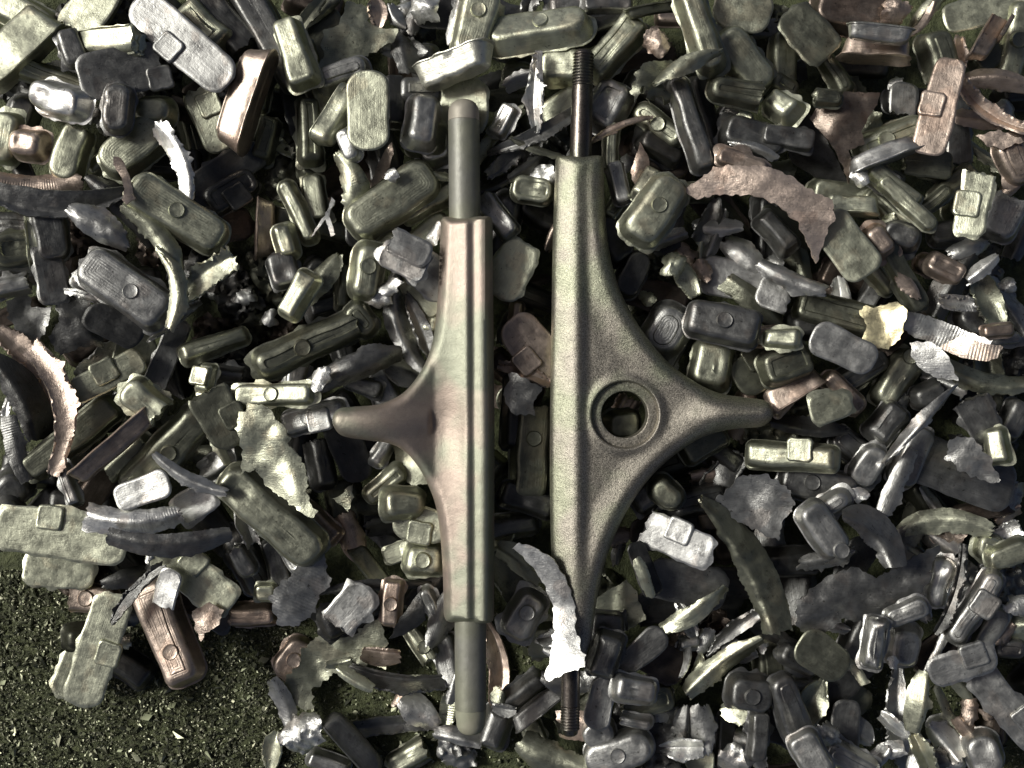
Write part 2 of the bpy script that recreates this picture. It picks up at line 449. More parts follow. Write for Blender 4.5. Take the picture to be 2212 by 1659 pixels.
# ------------------------------------------------------------------ reading the list of pieces
def parse(txt):
    items = []; cx = cy = 0
    for ln in txt.strip().splitlines():
        ln = ln.strip()
        if not ln: continue
        if ln[0] == '#':
            a = ln.split(); cx, cy = int(a[1]) * 553, int(a[2]) * 553; continue
        bits = [b.strip() for b in ln.split('|')]
        a = bits[0].split(); it = {'label': bits[1] if len(bits) > 1 else None, 'short': bits[2] if len(bits) > 2 else None, 'o': {}}
        it['part'] = a[0] == '&'
        if it['part']: a[0] = 'T'
        it['k'] = a[0]
        if a[0] in 'SC':
            x, y, L, W, ang = map(float, a[1:6]); code, op = a[6], a[7] if len(a) > 7 else ''
            lv = int(op.split('l')[1][0]) if 'l' in op else 3
            g, g2 = ((1.06, 1.06) if lv > 3 else (1.17, 1.12) if lv == 3 else (1.3, 1.18)) if a[0] == 'S' else (1.08, 1.05)
            it.update(x=cx + x / 3, y=cy + y / 3, L=L / 3 * g, W=W / 3 * g2, ang=ang)
        elif a[0] == 'F':
            x, y, R = map(float, a[1:4]); code, op = a[4], a[5] if len(a) > 5 else ''
            it.update(x=cx + x / 3, y=cy + y / 3, L=R / 3, W=R / 3, ang=0)
        else:
            code, op = a[1], a[2]
            pts = [tuple(map(float, p.split(','))) for p in (a[3:] if ',' in a[3] else a[3:])]
            pts = [(cx + p[0] / 3, cy + p[1] / 3) for p in pts]
            it['pts'] = pts
            xs = [p[0] for p in pts]; ys = [p[1] for p in pts]
            it.update(x=sum(xs) / len(xs), y=sum(ys) / len(ys), L=max(xs) - min(xs), W=max(ys) - min(ys), ang=0)
        it['code'] = code
        for t in op.split(','):
            if not t: continue
            key, val = t[0], t[1:]
            it['o'][key] = float(val) if val not in ('',) else 0.0
        it['l'] = int(it['o'].pop('l', 3))
        items.append(it)
    return items
DATA = r"""
# 0 0
S 90 60 500 200 -30 lo b-.3,l2
S 110 300 520 230 45 lo e,l3 | thick pale olive bar running off the left edge near the top left corner | thick olive bar at the left edge
S 590 110 480 250 60 lo f,l3,x | pale olive slug with a torn split face at the top edge | split slug at the top edge
S 470 310 230 150 -70 dn l3
S 760 290 480 130 -3 lo e,l3,L20 | narrow slug with one glaring white side below the split olive slug
S 1200 290 740 240 -42 mn f,t-.05,l4,L4 | longest grey flat-backed slug with a square tab, lying diagonally near the top left | long grey tabbed slug
S 1320 170 330 220 -45 mo l2
S 1480 180 500 230 -50 kn l1
S 850 460 560 260 15 dn f,t.25,x,l3 | broad dark grey plate snapped at its left end, with a faint square tab | snapped dark plate at upper left
S 380 520 620 130 -18 mo l2
S 380 650 420 220 -15 wn l4,L16,n | bright dented slug with creased silver skin at upper left | bright dented slug at upper left
S 760 700 330 200 85 dn l4
S 990 720 260 200 0 mo l3
S 1350 750 440 170 -68 mo f,t-.1,l3 | olive flat plate with square tab on its upper left side, steeply tilted | steep olive tabbed plate
S 1580 640 600 170 70 mp e,l3
S 140 740 220 180 70 dn l2
S 30 890 300 180 80 lo l3
S 180 930 230 200 -10 lp l3,L14
S 460 980 360 200 72 mo l3,x
S 720 1000 300 120 40 lo l2
S 860 950 420 260 40 mo l3,c | humped olive slug with fine tool lines and a glossy shoulder | humped slug with tool lines
C 200 1180 560 150 -5 mp r,c-.1,l3 | tan shard with fine parallel ribs lying inside the dark crescent at the left edge
C 360 1290 800 170 0 dn c-.12,k.5,l4 | long dark crescent shard sagging downward from the left edge | dark crescent at the left edge
T mp l5,n2 740,1020 790,1030 830,1130 850,1200 880,1290 860,1310 830,1335 800,1300 810,1230 780,1140 735,1070 | small tan strip standing out above the dark crescent, pinched in the middle | small tan strip
C 1140 1040 480 120 -65 wn c.12,j9,l4 | ragged silver edged shard curving down beside the humped slug
S 1150 1380 640 250 -33 mo b0,l4,c | olive slug with round button in the middle, right of the dark crescent | olive button slug on the left
S 1450 1130 440 180 40 kn f,l2
S 1500 1240 300 180 35 kn t0,l2
C 800 1350 520 140 -45 kn l3,k.6
C 650 1470 400 180 -35 mn l4,n5
C 1000 1540 520 130 -50 mo l4,c.1,j4
S 230 1480 400 80 -85 lo e,l3
S 330 1500 330 200 -80 dn l3
S 60 1480 350 200 0 kn l2
S 100 1610 260 200 10 do l3
# 1 0
S 90 230 600 180 -60 dn l1
S 60 60 250 110 -60 do l1
S 40 520 330 130 80 do l2
S 390 530 460 130 -72 do l2
S 250 340 420 190 -70 mo l3,L8 | olive slug standing nearly upright in the picture with a pale upper tip | olive slug with the pale tip
C 400 60 420 110 40 do l2
C 330 130 340 80 55 do l2
T mo l3,j5,n5 740,20 720,120 780,170 910,180 890,270 800,310 720,350 640,400 600,480 430,490 420,440 450,390 430,320 450,210 540,170 590,20 | large torn olive flake with a pale crease, near the top edge | creased olive flake
S 560 480 300 180 20 mn l2
F 880 90 160 lo l2
F 960 60 150 wn l2
F 1110 60 200 wn l3 | bright crumpled scrap at the top edge between the flake and the round-ended plate | bright scrap at the top edge
C 1280 150 260 90 75 wn l3
S 1430 140 480 260 75 lo b.1,l3,c | round-ended olive plate with many concentric rings at the top edge | ringed plate at the top edge
S 1090 400 200 150 80 mn l2
S 1060 600 250 200 0 dn l2
S 1080 780 330 210 80 mn l3
S 1080 880 260 220 -5 mo l3,L6
S 1290 440 520 150 12 ww e,l4,L16,D15 | short bar with a blinding white long face above the small hanger's rod | blinding white bar
S 1360 700 320 300 85 lo f,l3,L8 | pitted cream block framing the rounded tip of the small hanger's rod | pitted cream block
S 1170 970 220 200 20 wn t0,l3 | shiny white knob-like slug touching the left side of the small hanger's rod | white knob slug
S 740 730 470 250 90 mo f,l4,L3,p | upright olive plate with a bright left rim, left of the small hanger's upper rod | upright olive plate
S 900 650 280 140 90 kn l2
S 530 760 360 110 62 lo e,l3,L14
S 600 940 200 130 -70 wn l3
S 350 850 360 140 -88 do l2
S 350 1010 260 150 -85 do l1
S 375 1280 250 130 -80 do l2,L12
S 60 900 260 140 75 do l1
T mp l3,n3 880,920 890,1000 860,1080 830,1150 780,1240 740,1270 760,1160 790,1060 830,980 | pinkish tan sliver of sheet below the pitted olive plate
S 880 1300 620 270 35 mo l4,c,D45 | big olive slug with tool rings at its lower end, left of the small hanger's rod | big ringed olive slug
S 1130 1310 420 140 30 mo l4
C 620 1200 400 170 -75 mo c.15,r,l3,k.5
T wn l5,n4,j3 490,1280 510,1300 470,1400 530,1530 500,1540 450,1420 400,1490 370,1540 390,1470 450,1380 | white forked splinter shaped like an upturned Y | white forked splinter
S 270 1370 400 120 -65 mo l3
S 60 1480 340 110 88 mp l3,e
S 190 1560 220 140 -75 mo l3,L8
C 1150 1140 250 60 -10 lo l4
F 880 1140 90 wn l4
S 830 1580 200 110 30 lo l3
S 1080 1540 330 150 40 lo l2
F 1160 1520 150 wn l3
S 960 1600 330 160 -25 mn f,x,l4
C 1540 900 500 90 50 lo c.08,l3
S 1600 780 200 120 60 wn l3
C 1550 1180 420 60 25 kn l3
C 1600 1060 260 100 40 dn l3
S 1560 1400 300 140 -50 mn l3,L8
# 2 0
S 420 30 300 150 10 dn l2
S 620 20 260 120 0 dn l2
S 600 160 400 140 20 kn l1
S 320 430 260 220 0 lo l3,L6
C 50 520 200 100 20 mn l3
C 160 600 460 110 88 wn j10,l4,c.03 | upright white strip with a ragged left edge, left of the threaded rod's top | ragged white strip
S 165 190 660 250 5 lo b.05,l5,R25 | thick rounded bar with a button on its lower side above the threaded rod | thick bar above the threaded rod
S 660 300 430 200 50 mo l3,c
S 1050 100 200 120 0 mp l2
S 930 60 340 60 12 do l3,e
F 930 280 180 mp l3
S 1400 200 160 80 -20 mn l3
S 1220 180 560 190 -70 mo l4 | long rounded olive bar leaning down from the top edge right of centre | long olive bar at the top edge
S 1500 390 400 220 -50 mo l3
S 1490 80 340 260 -15 mo f,l4 | smooth olive plate with rounded corner at the top edge, right of the long olive bar
T do l4,j8,n8,k.2 790,520 830,430 920,380 1000,370 1060,400 1080,440 1000,480 930,520 1020,600 1010,660 950,630 890,670 880,600 800,660 770,600 | dark rippled sheet with scalloped edge right of the threaded rod | dark rippled sheet
C 1130 430 430 100 25 mo r,l5,w60,j4
S 1280 800 560 130 -75 kn l3
S 1160 800 620 160 -72 dn l4,L5 | long dark bar with a shiny bent top end, upper right of the big hanger | long dark bar with shiny end
S 960 960 260 140 -30 kn l2
S 950 810 330 140 -38 mo b0,l3 | small olive slug with a faint round button beside the long dark bar
S 320 700 260 180 30 lo l2
S 610 680 320 260 60 mn l3,L6,n | domed mottled slug showing right behind the threaded rod | domed mottled slug
C 700 830 400 44 22 yp l4 | thin tan pointed sliver crossing behind the threaded rod | thin tan sliver
C 150 880 600 100 25 dn l3
C 120 1080 320 90 35 kn l3
C 150 960 330 40 -20 do l4
F 200 1150 220 wn l3 | sparkling white crumple against the left shoulder of the big hanger | white crumple at the shoulder
S 130 1230 250 180 -10 mo l3
S 640 950 300 100 88 mo l3
S 690 1180 260 120 -75 mn l3,L8
S 690 1330 220 120 55 mo l2
T mp l3,n3 830,920 890,1030 900,1110 800,1210 770,1120
S 870 1190 220 130 60 mo l3
S 930 1360 480 270 55 mo b.05,s,l4 | oval olive slug with a raised step and round button right of the big hanger's neck | stepped oval slug
S 1490 600 430 170 -10 do l4
S 1430 760 200 120 -30 mn l3
F 1500 750 90 wo l3
S 1560 880 350 200 -15 dn l3
C 1560 960 300 60 -20 mn l4
S 1490 1050 320 130 -20 mp l4
S 650 1560 260 200 -60 kn l2
S 1180 1240 200 120 0 mo l2
F 1200 1260 80 mp l3
C 980 1560 300 100 20 mn l3
# 3 0
S 100 380 300 160 85 do l2
S 250 240 330 240 -50 do f,l3
S 560 80 480 260 -10 dp l3
F 820 60 200 lp l3
S 700 320 400 130 -8 lp e,l4,L8 | pale pinkish bar lying flat beneath a grey bar at the upper right | pale bar at upper right
S 720 220 380 100 -8 mn e,l5
C 1020 90 330 90 50 mo l3
C 1000 130 260 60 55 mp l3
S 1420 380 200 180 30 do l3
S 1400 80 440 170 12 mo f,l3
S 1430 240 340 110 60 mp t.2,l4,e
S 1600 270 460 170 80 mo b0,l3
S 1120 380 330 200 -75 do l3
C 1250 350 200 80 -85 lp l3
S 1110 700 600 190 76 lp f,t.0,l5,L3 | long pinkish plate with white tip and square tab on its left side | pinkish plate with white tip
S 870 670 210 150 85 mn f,l3
T kn l3,n3 190,690 300,780 420,1000 520,1190 300,1150 150,1060 100,850
T dp l4,n6,k.1 490,600 720,610 700,680 600,850 620,930 520,970 540,1050 520,1180 430,960 350,850 290,760 330,700 460,690 | triangular reddish brown sheet with a long lower point | reddish brown triangle
S 380 630 200 110 -5 do l4
S 800 900 420 190 20 mo b-.1,l3
S 740 1000 440 110 20 mn e,l4 | narrow grey bar sloping up to the right below the reddish brown triangle
S 100 560 180 150 -30 do l2
S 90 680 230 180 -40 lo l3,L16
S 130 890 300 140 -10 dn l3
S 440 480 250 120 -60 do l2
C 1480 530 420 130 -8 yp c.08,l4 | yellowish curved strip at the right edge, uppermost of the tan curls | top tan curl at the right edge
C 1540 810 300 60 15 yp l4
C 1350 770 300 120 -10 yp l4
C 1440 700 520 100 -40 lp c-.1,l4
C 1400 1000 360 60 -40 lo l3
S 1230 900 480 130 -88 dn f,l3
T lp l4,n4,j5 1360,870 1490,850 1620,900 1640,920 1520,970 1420,930 | pinkish white scrap with a stepped edge near the right edge
S 1600 1040 300 180 -65 yp l4,L5 | golden tan rounded slug cut by the right edge | golden slug at the right edge
S 1090 1090 220 130 -20 do l3
S 980 1060 340 150 -8 do f,l3
S 1200 1190 300 110 40 do l3
S 1240 1350 180 150 -5 mo l3
S 1340 1290 450 170 80 lo f,t-.1,l4 | pale upright plate with side tab and torn lower end near the right edge | pale upright plate at right
S 1530 1370 350 250 65 mn l4
S 520 1270 440 180 -10 mo l3
S 540 1330 340 110 -6 lo e,l4
S 450 1390 160 80 -8 mn l4
S 700 1130 300 140 -30 mn l3
F 600 1160 120 wn l4
S 820 1200 380 120 -40 mo l4
S 900 1320 440 110 -45 mo l4
S 820 1400 400 100 -42 mo l3
S 1060 1320 280 90 40 do l3
S 830 1150 130 100 -20 do l3
F 790 1430 100 lo l3
S 860 1520 240 180 -20 dn l3
S 60 1500 260 150 -50 dn l2
S 500 1600 420 240 -55 mo f,l4 | square-shouldered olive plate hanging below the tan arched sheet | olive plate below the tan arch
S 720 1560 240 170 -55 yp l4,L4 | small golden tan slug end right of the tan arched sheet's point | golden slug end
S 1050 1480 280 150 -10 do l2
S 1200 1510 250 160 0 dn l2
C 1580 1200 200 100 50 mp l3
C 1290 1620 250 120 20 mn l3
# 2 0
T wp l5,j4,n1.5,k.2,L-16 1137,1230 1272,1155 1332,1095 1482,1086 1632,1095 1782,1155 1872,1230 1962,1275 2037,1305 2052,1410 2022,1470 1977,1665 1932,1575 1842,1440 1722,1335 1602,1275 1422,1254 1242,1275 | big tan arched sheet with scalloped upper edge and long point at right | tan arched sheet
& lp l5,j6,n2,L-8 1125,1320 1272,1275 1482,1275 1662,1335 1752,1380 1842,1440 1752,1440 1602,1470 1482,1455 1302,1470 1152,1500 1077,1470 1092,1380
# 0 1
S 330 130 320 160 -80 dn f,l3
S 130 70 380 160 -5 dn l2
S 90 190 300 130 15 mn l3
S 640 200 300 120 -25 mn l3
S 810 210 620 290 -35 mn b.1,c,l4 | grey slug with ring marks, round button and shiny upper left end | grey button slug on the left
C 560 260 260 50 -20 mn l3
C 1120 200 480 110 -80 mo c.2,j5,l5 | olive curved strip hooking over the right end of the grey button slug | olive hooked strip
C 1330 150 430 170 40 mo j10,l4
C 1130 420 420 80 38 mn l4,w70 | narrow rolled strip with a curled shiny tip, below the grey button slug
S 740 450 340 180 -25 kn f,l4
T dn l3,j5,n8 50,300 170,240 200,330 320,330 310,420 240,570 140,510 70,400
T kn l3,j5,n10 330,260 560,270 600,380 650,580 520,580 400,640 330,520 400,400
C 200 700 560 170 -52 mp j9,l4 | tan torn strip descending from the left edge with a flaky surface | tan torn strip at the left edge
C 370 980 760 150 -80 mp c.2,j7,l4 | rust-tan curved sheet bowed to the right near the left edge | rust-tan bowed sheet
C 130 900 560 200 -60 kn c.1,l4
C 110 1250 400 120 -75 dn r,l4
C 50 1020 230 50 85 wn l5
S 60 1530 260 220 50 dn l3
S 880 640 240 220 80 do f,l2
S 1080 650 420 130 68 dn f,l3
S 1390 570 440 140 20 mo l4
S 700 780 420 150 28 mo f,t.0,l3
S 960 960 360 200 -40 lo l4,x | cupped pale slug with a flashing rim, left part of the picture below middle | cupped pale slug
S 460 1180 600 180 40 do l3
S 800 1330 380 160 45 mo l3
S 740 1230 600 120 42 mp e,l4 | long straight tan bar sloping up to the right beside the rust-tan bowed sheet | straight tan bar
S 1080 1280 640 230 48 do b.05,l3 | long dark slug with a faint button, right of the straight tan bar
S 1330 790 180 110 80 lo t0,l3
S 1450 780 260 120 -10 dn l2
C 1380 1180 360 60 -58 lo l3
S 1420 1030 420 240 -62 do f,t.1,l4 | large dark olive plate with white left rim, left of the pale torn sheet | dark plate with white rim
S 1390 1350 270 150 30 wn l4,L12
C 1220 1430 480 90 -28 mn j5,l5
S 940 1520 340 170 20 wn f,l4,L-3 | bright white plate end above the ribbed crescent, left one of the pair | left white plate end
S 1280 1600 260 200 30 wn f,l4,L-3 | bright white plate end above the ribbed crescent, right one of the pair | right white plate end
S 440 1480 250 90 -70 mn l3
S 1755 1686 770 270 -42 mo l4,n,L4 | big slug with a gouged shiny groove along its top, lower left of centre | gouged slug
# 1 1
S 180 90 210 180 -75 dn l3
C 430 140 330 150 55 mo l3
S 270 250 330 170 60 lo l4 | glossy pale slug with a beaked upper end, left of the ringed button slug | beaked glossy slug
S 450 320 200 130 15 kn l2
S 570 180 280 90 85 do l2
S 720 100 330 200 80 mo b.1,c,l3
F 800 260 180 wn l3
F 870 200 150 wn l3
S 1080 260 260 130 -40 lo f,l3
S 1110 120 330 220 -45 mn f,l3
S 960 40 300 160 -25 mn f,l4
S 1150 370 260 120 80 lo l3
C 1060 450 420 110 -68 dn l4
C 950 390 660 150 -78 mn c-.15,j7,l5,k.4 | grey waisted curl bowed to the left, beside the small hanger's upper body | grey waisted curl
S 680 410 220 160 -50 do l3
S 370 560 740 200 25 do b-.1,l4 | longest dark bar, sloping up to the right left of the small hanger | long dark bar left of centre
S 260 770 220 130 80 mn l2
S 80 800 160 90 -10 mn l3
C 650 720 560 170 22 dn l4,j4
F 420 790 160 wn l4
C 960 760 260 180 -20 dn l3
S 690 840 230 110 -20 dn l3
S 820 850 230 160 -70 mn l2
S 110 900 480 140 2 lo b.0,l4,L6 | horizontal pale slug with a ring-edged button above the white tabbed slug | pale horizontal slug
S 370 1040 430 170 14 wn b-.05,t.1,l4,L8 | white slug with both button and square tab touching the small hanger's pivot tip | white tabbed slug at the pivot tip
T lo l5,j6,n5,L8 -10,980 60,990 110,1020 150,1090 220,1190 210,1240 290,1320 320,1400 330,1520 350,1590 390,1620 370,1659 300,1640 200,1560 120,1520 60,1480 0,1380 -90,1420 -80,1250 -100,1150 -90,1050 | large pale olive torn sheet hanging down below the pale horizontal slug | pale torn sheet
S 600 1250 330 180 -70 kn f,l2
S 420 1300 330 150 -80 kn l2
S 820 1260 180 100 60 mn l2
T mo l3,j4,n3 870,1190 960,1230 1060,1290 1130,1400 1140,1470 1020,1500 960,1440 900,1330 910,1290
S 840 1480 280 130 40 mo l3
T lo l4,j4,n3 490,1570 560,1540 630,1470 630,1560 600,1659 540,1610 | small pale horn-shaped chip alone in the dark gap left of the small hanger | horn-shaped chip
S 960 1600 260 200 0 mo l3
# 2 1
S 0 100 330 230 60 lo f,l3,L4 | pale rounded block between the two hangers near their necks | pale block between the hangers
S 150 280 330 150 -20 kn l1
S 20 420 220 90 80 mp l2
S 130 590 380 250 -50 mp f,t.1,l3 | pinkish tray-like plate with a dark-rimmed tab between the hangers | pinkish tray between the hangers
C 90 760 330 90 -20 mp l3
S 20 1000 400 140 85 kn l1
S 130 1190 620 220 85 do b.0,c,l2 | dark olive slug with button lying lengthwise between the two hangers | dark button slug between the hangers
T dn l3,j5,n6 0,760 200,850 130,960 150,1030 0,1020 -60,900
S 100 1580 300 150 -20 kn l2
S 780 120 250 160 60 kn l2
S 1000 480 320 270 60 mn c,l3 | rounded grey slug end with fine rings against the big hanger's right curve | grey ringed end
C 1130 150 240 130 -60 lo l4
F 1230 80 150 lp l3
F 870 270 130 lo l3
F 1050 60 220 wo l4 | sparkling crumpled lump below the stepped oval slug | sparkling lump
S 1020 700 250 60 60 mn l2
S 1290 700 330 260 80 mo l4,s
S 1500 170 420 220 -10 mn f,l2
S 1370 430 440 240 -12 dn b.0,s,l4 | dark pillow-shaped slug with button and torn corner, right of the big hanger | dark pillow slug
C 1560 300 420 150 -40 do l3
S 1600 730 330 230 30 do f,t0,l3
S 1620 520 200 120 5 mp l3,L5
S 740 980 200 120 60 mp l2
S 720 1100 200 200 0 do l2
S 1240 1210 260 180 30 do l2
S 850 1570 170 150 -60 dn l3
S 1200 1590 330 180 10 kn l2
S 1000 1540 220 170 -40 do l3
T mn l4,j6,n5 1326,1566 1422,1506 1452,1431 1632,1416 1782,1521 1827,1611 1752,1731 1722,1836 1542,1761 1362,1641 | flat grey torn sheet with jagged left edge, lower right of the big hanger's tip | grey torn sheet at lower right
# 3 1
S 60 250 220 200 -20 mn f,l3
C 150 150 420 110 -25 mn l4,L8
S 260 170 250 40 -20 yp l3
S 700 100 330 120 -50 mo l3
S 880 130 420 130 -60 do l3
C 910 200 180 80 -45 mp l4
S 1030 60 150 130 -30 lp l3
S 1150 80 220 150 -30 mp l3
C 1200 180 420 170 60 kn l3
C 1570 330 420 120 -55 mn l3
C 1430 260 420 170 -70 mo l4
C 1390 80 220 90 40 wn l4
F 1550 190 130 wn l4
C 1230 300 200 110 -10 mn r,l4
S 1340 410 230 180 -40 dn l3
S 270 450 240 170 0 kn l2
S 500 380 560 200 -15 do l3
T wy l4,j4,n6 640,320 720,330 830,300 900,360 870,440 850,540 780,600 700,590 620,540 640,450 600,350 | cream yellow flake with rounded lower lobe, right of the dark pillow slug | cream yellow flake
S 480 600 400 200 -25 mn f,l4
S 90 530 230 130 -3 lo l4
S 120 700 300 220 20 do l3
S 150 860 400 150 32 mp e,l4 | tan bar with shiny rounded edge touching the big hanger's pivot tip | tan bar at the pivot tip
S 80 960 160 110 45 mp l4
S 490 890 330 150 -45 mp l4
S 400 980 250 170 15 mo f,l4
S 830 800 360 190 60 mo b.45,l3 | brownish rounded slug with a nub at its lower end, right of middle | brownish nub slug
S 770 1080 260 180 50 dn l3
S 1050 900 220 150 20 dn l3
T wn l4,n4,j3,r 870,430 930,370 1050,390 1200,450 1300,500 1420,550 1390,600 1280,640 1130,600 1040,550 930,500 | white sheet with wavy ribs fanning toward the right edge | white ribbed fan
T wn l4,n4,j3 930,560 1060,560 1140,620 1200,740 1220,800 1100,790 980,720 940,640
C 1430 790 600 130 -12 mo c-.14,k.4,l4 | broad olive crescent sweeping off the right edge beneath the ribbed sheets | olive crescent at the right edge
T wp l5,n3,r,L5 1130,590 1250,520 1400,570 1500,590 1470,660 1400,680 1280,660 1180,620
S 1490 480 200 90 5 mp l4
S 1520 540 220 80 8 mn l4
S 1350 1030 300 200 -65 dn f,l4
C 980 1080 620 80 48 mn l5,w80 | long twisted strip sloping up to the right below the white ribbed fan | long twisted strip
S 1480 1230 240 150 -80 lo l4,L10
T mn l4,j6,n6 1180,1190 1260,1170 1340,1200 1440,1330 1500,1450 1440,1470 1320,1420 1280,1410 1160,1320
S 1600 1060 250 170 60 dn l3
C 270 1100 460 120 -8 kn l3
S 150 1300 560 180 -2 mo t.1,l4,L4 | long level slug with a small block tab on top, below the big hanger's pivot tip | level slug under the pivot tip
S 650 1360 260 180 60 mn l3
S 930 1300 360 180 65 mn l3
S 1200 1400 620 280 -20 dn f,l3 | broad dark plate lying flat between the twisted strip and the grey pawn-shaped slug
S 320 1480 420 220 -15 dn b-.1,l3
F 590 1550 120 wn l3
C 820 1500 500 110 65 mn l4
C 100 1570 300 60 -45 mn l3
S 380 1630 300 150 30 mn l3
# 0 2
S 20 30 260 200 40 dn l3
S 420 140 680 260 -8 lo f,t-.1,l3 | wide pale plate with a raised square tab near the dirt at lower left | wide tabbed plate at lower left
S 400 370 370 210 -8 lo f,l3 | short pale plate with wavy edges at the border of the dirt | wavy plate by the dirt
F 680 90 150 wn l4
C 860 50 560 180 0 wn r,c-.1,l4 | bright ribbed crescent below the two white plate ends | ribbed crescent
C 1100 190 700 150 0 dn c-.1,k.5,l5 | dark curved band beneath the ribbed crescent | dark curved band
S 1270 410 560 230 -40 lo f,t-.1,l4 | pale flat plate sloping down right with a pinkish square tab at its upper end | sloping plate with pinkish tab
F 970 290 80 wn l4
S 1090 520 300 140 72 wn f,l5,L5 | small white plate standing on the sloping pale plate's lower left | small white plate
S 570 560 340 170 -10 mp b.0,l3 | pinkish slug with a flat round button at the edge of the dirt | pinkish button slug by the dirt
S 500 1020 280 180 70 mo f,l2
S 650 880 640 220 72 lo f,t.0,l3 | long pale plate with square tab lying alone on the dirt | lone tabbed plate on the dirt
C 880 520 440 70 48 kn l5 | black curved sliver lying across the top of the lone tabbed plate
S 1080 780 600 250 -65 mp b.2,c,l3 | tan slug with round button on the dirt, right of the lone tabbed plate | tan slug on the dirt
C 800 430 240 110 15 kn l3
T mp l4,j4,n5 1250,640 1350,600 1440,640 1420,730 1330,780 1310,830 1270,760
S 1620 670 330 150 3 mp l3,L5 | short rounded pinkish slug at the edge of the dirt beside the grooved sheet
S 1560 300 250 130 -60 dn l3
C 1590 80 260 100 -70 mn l3
# 1 2
S 400 70 300 140 -40 mp l3
S 130 330 250 120 -75 dn l2
S 220 290 200 100 -55 mn l3
S 60 520 130 110 0 lo l3
T mn l4,j6,n4,r,L5 420,240 440,340 470,460 400,560 380,640 250,740 150,720 110,540 180,450 300,340 | grooved grey sheet with a frayed right edge below the gouged slug | grooved sheet
S 600 640 380 210 50 mn f,l4,L4 | smooth grey plate with a bright scratch, above the broad olive sheet | scratched grey plate
C 750 480 720 70 3 kn l3 | long nearly black level sliver left of the small hanger's lower body
S 1080 70 300 190 -10 lo f,t0,l3
S 1000 230 300 110 20 lo f,l3
S 1090 310 280 220 -3 lo b.0,l4,L4 | pale round-ended slug with big button, tucked under the small hanger's lower left side | pale button slug under the small hanger
S 880 590 260 130 85 mp b0,l3
T kn l4,n3 1060,520 1100,700 960,800 870,820 930,690 1000,600
S 1130 590 200 100 -70 mn l3,L5
C 1190 700 330 140 70 dn l3
S 1090 880 330 130 -55 mo b0,l4 | small olive slug with two rounds, left of the small hanger's lower rod | olive slug by the lower rod
S 250 950 250 200 60 mp b0,l3
T mo l4,j6,n4 290,900 420,790 500,800 600,800 700,740 810,690 850,850 820,950 840,1010 740,980 600,1010 540,1040 440,1090 370,1150 380,1250 330,1290 230,1210 170,1130 220,1040 280,980 | broad olive sheet with pinkish lower part lying by the dirt | broad olive sheet
C 880 1060 640 110 -10 dn l4,j4
C 640 1080 240 80 -30 lo l5
F 930 1220 90 lp l2
C 900 1380 620 120 3 dn j4,l3
C 170 1250 330 120 -70 mn l4
F 300 1440 290 wn l4,N | dazzling white frilly crumple by the dirt near the bottom | dazzling white crumple
C 110 1560 260 130 80 wo l3
S 630 1500 440 140 -50 dn e,l3
S 470 1630 260 120 -20 mn l3
S 1000 1580 260 140 30 mo l2
C 1540 950 560 130 -80 lp c.12,l3 | pinkish pale curved sheet showing right of the small hanger's lower rod | pinkish curve by the lower rod
S 1240 980 330 150 -75 mn l3
C 1240 1300 250 110 80 lo r,l3
S 1550 1400 260 180 70 dn l3
F 1300 1560 280 mn l3 | grey crumpled mass around the small hanger's bottom tip | grey mass at the bottom tip
# 2 2
T wn l9,j4,n1.2,L24,k.1,h-6 170,240 250,290 320,400 360,480 380,600 400,720 440,830 480,900 490,960 420,1000 330,1040 260,1080 230,1050 260,900 265,750 250,620 200,480 130,360 40,280 0,250 60,215 | bright white curved sheet lying over the big hanger's lower rod | white sheet over the big hanger
C 60 330 330 170 -35 mo l4
S 190 840 260 200 5 mo l2
S 80 670 330 220 60 mn b.1,l4 | grey slug with side button between the hangers' lower ends | grey slug between the lower ends
S 1010 150 560 210 -22 wn f,t.1,l5,L-4 | white flat plate with raised square tab right of the big hanger's lower curve | white tabbed plate at lower right
S 1120 460 440 230 -12 dn f,l3
T mo l3,n4,j3 550,560 660,490 740,440 800,500 860,680 710,790 680,680 640,640 550,650
S 610 740 200 180 0 dn l3
S 830 900 340 150 40 dn f,l3
S 610 930 300 200 75 dn l4
S 570 1230 320 150 78 mn f,l4
S 800 1150 280 170 -10 mn l4
S 790 1360 200 90 -10 mn l2
S 560 1430 200 170 20 mn l3
S 690 1560 400 220 20 mn b0,l3 | grey slug with round button at the bottom edge right of the threaded rod | grey button slug at the bottom
S 140 1420 160 120 -70 mo l3
S 60 1180 330 140 35 dn l3
S 170 1250 400 100 38 dn e,l4
C 260 1590 420 200 -25 mo l3
S 850 370 300 110 -70 kn f,l3
C 860 420 250 70 -70 lo l3
C 1180 640 460 130 35 lo l4,w50,j5 | split shiny strip sloping up to the right below the white tabbed plate | split shiny strip
C 1520 330 880 210 -60 do c.08,w20,l5,j4,n3 | large leaf-shaped dark strip with a bright ridge, lower right of the big hanger | large leaf-shaped strip
C 1430 780 400 90 40 dn l3
S 1150 850 140 80 10 mn l3
T kn l2,j5,n5 850,1400 950,1280 1200,1250 1340,1350 1300,1500 1100,1570 940,1560
C 1370 1000 560 150 38 lo j8,l5,w40 | feather-like pale strip narrowing to a white tip at its lower left | feather-like strip
S 1540 1180 260 220 -10 dn b0,l3
S 1390 1480 330 120 85 dn l3
S 1500 1550 240 90 88 wn e,l3,L14
S 1600 1450 300 120 85 dn l3
S 1220 1600 160 120 0 lo f,l3
# 3 2
C 380 300 330 120 15 mn l3
S 360 110 360 210 -55 mn b.45,s,l4 | grey pawn-shaped slug ending in a round nub, lower right | grey pawn-shaped slug
C 700 150 420 190 -45 dn c.2,j5,l4 | dark arched sheet right of the grey pawn-shaped slug | dark arched sheet
S 1430 230 160 160 -10 lo l3
S 1560 280 250 150 20 mo l3
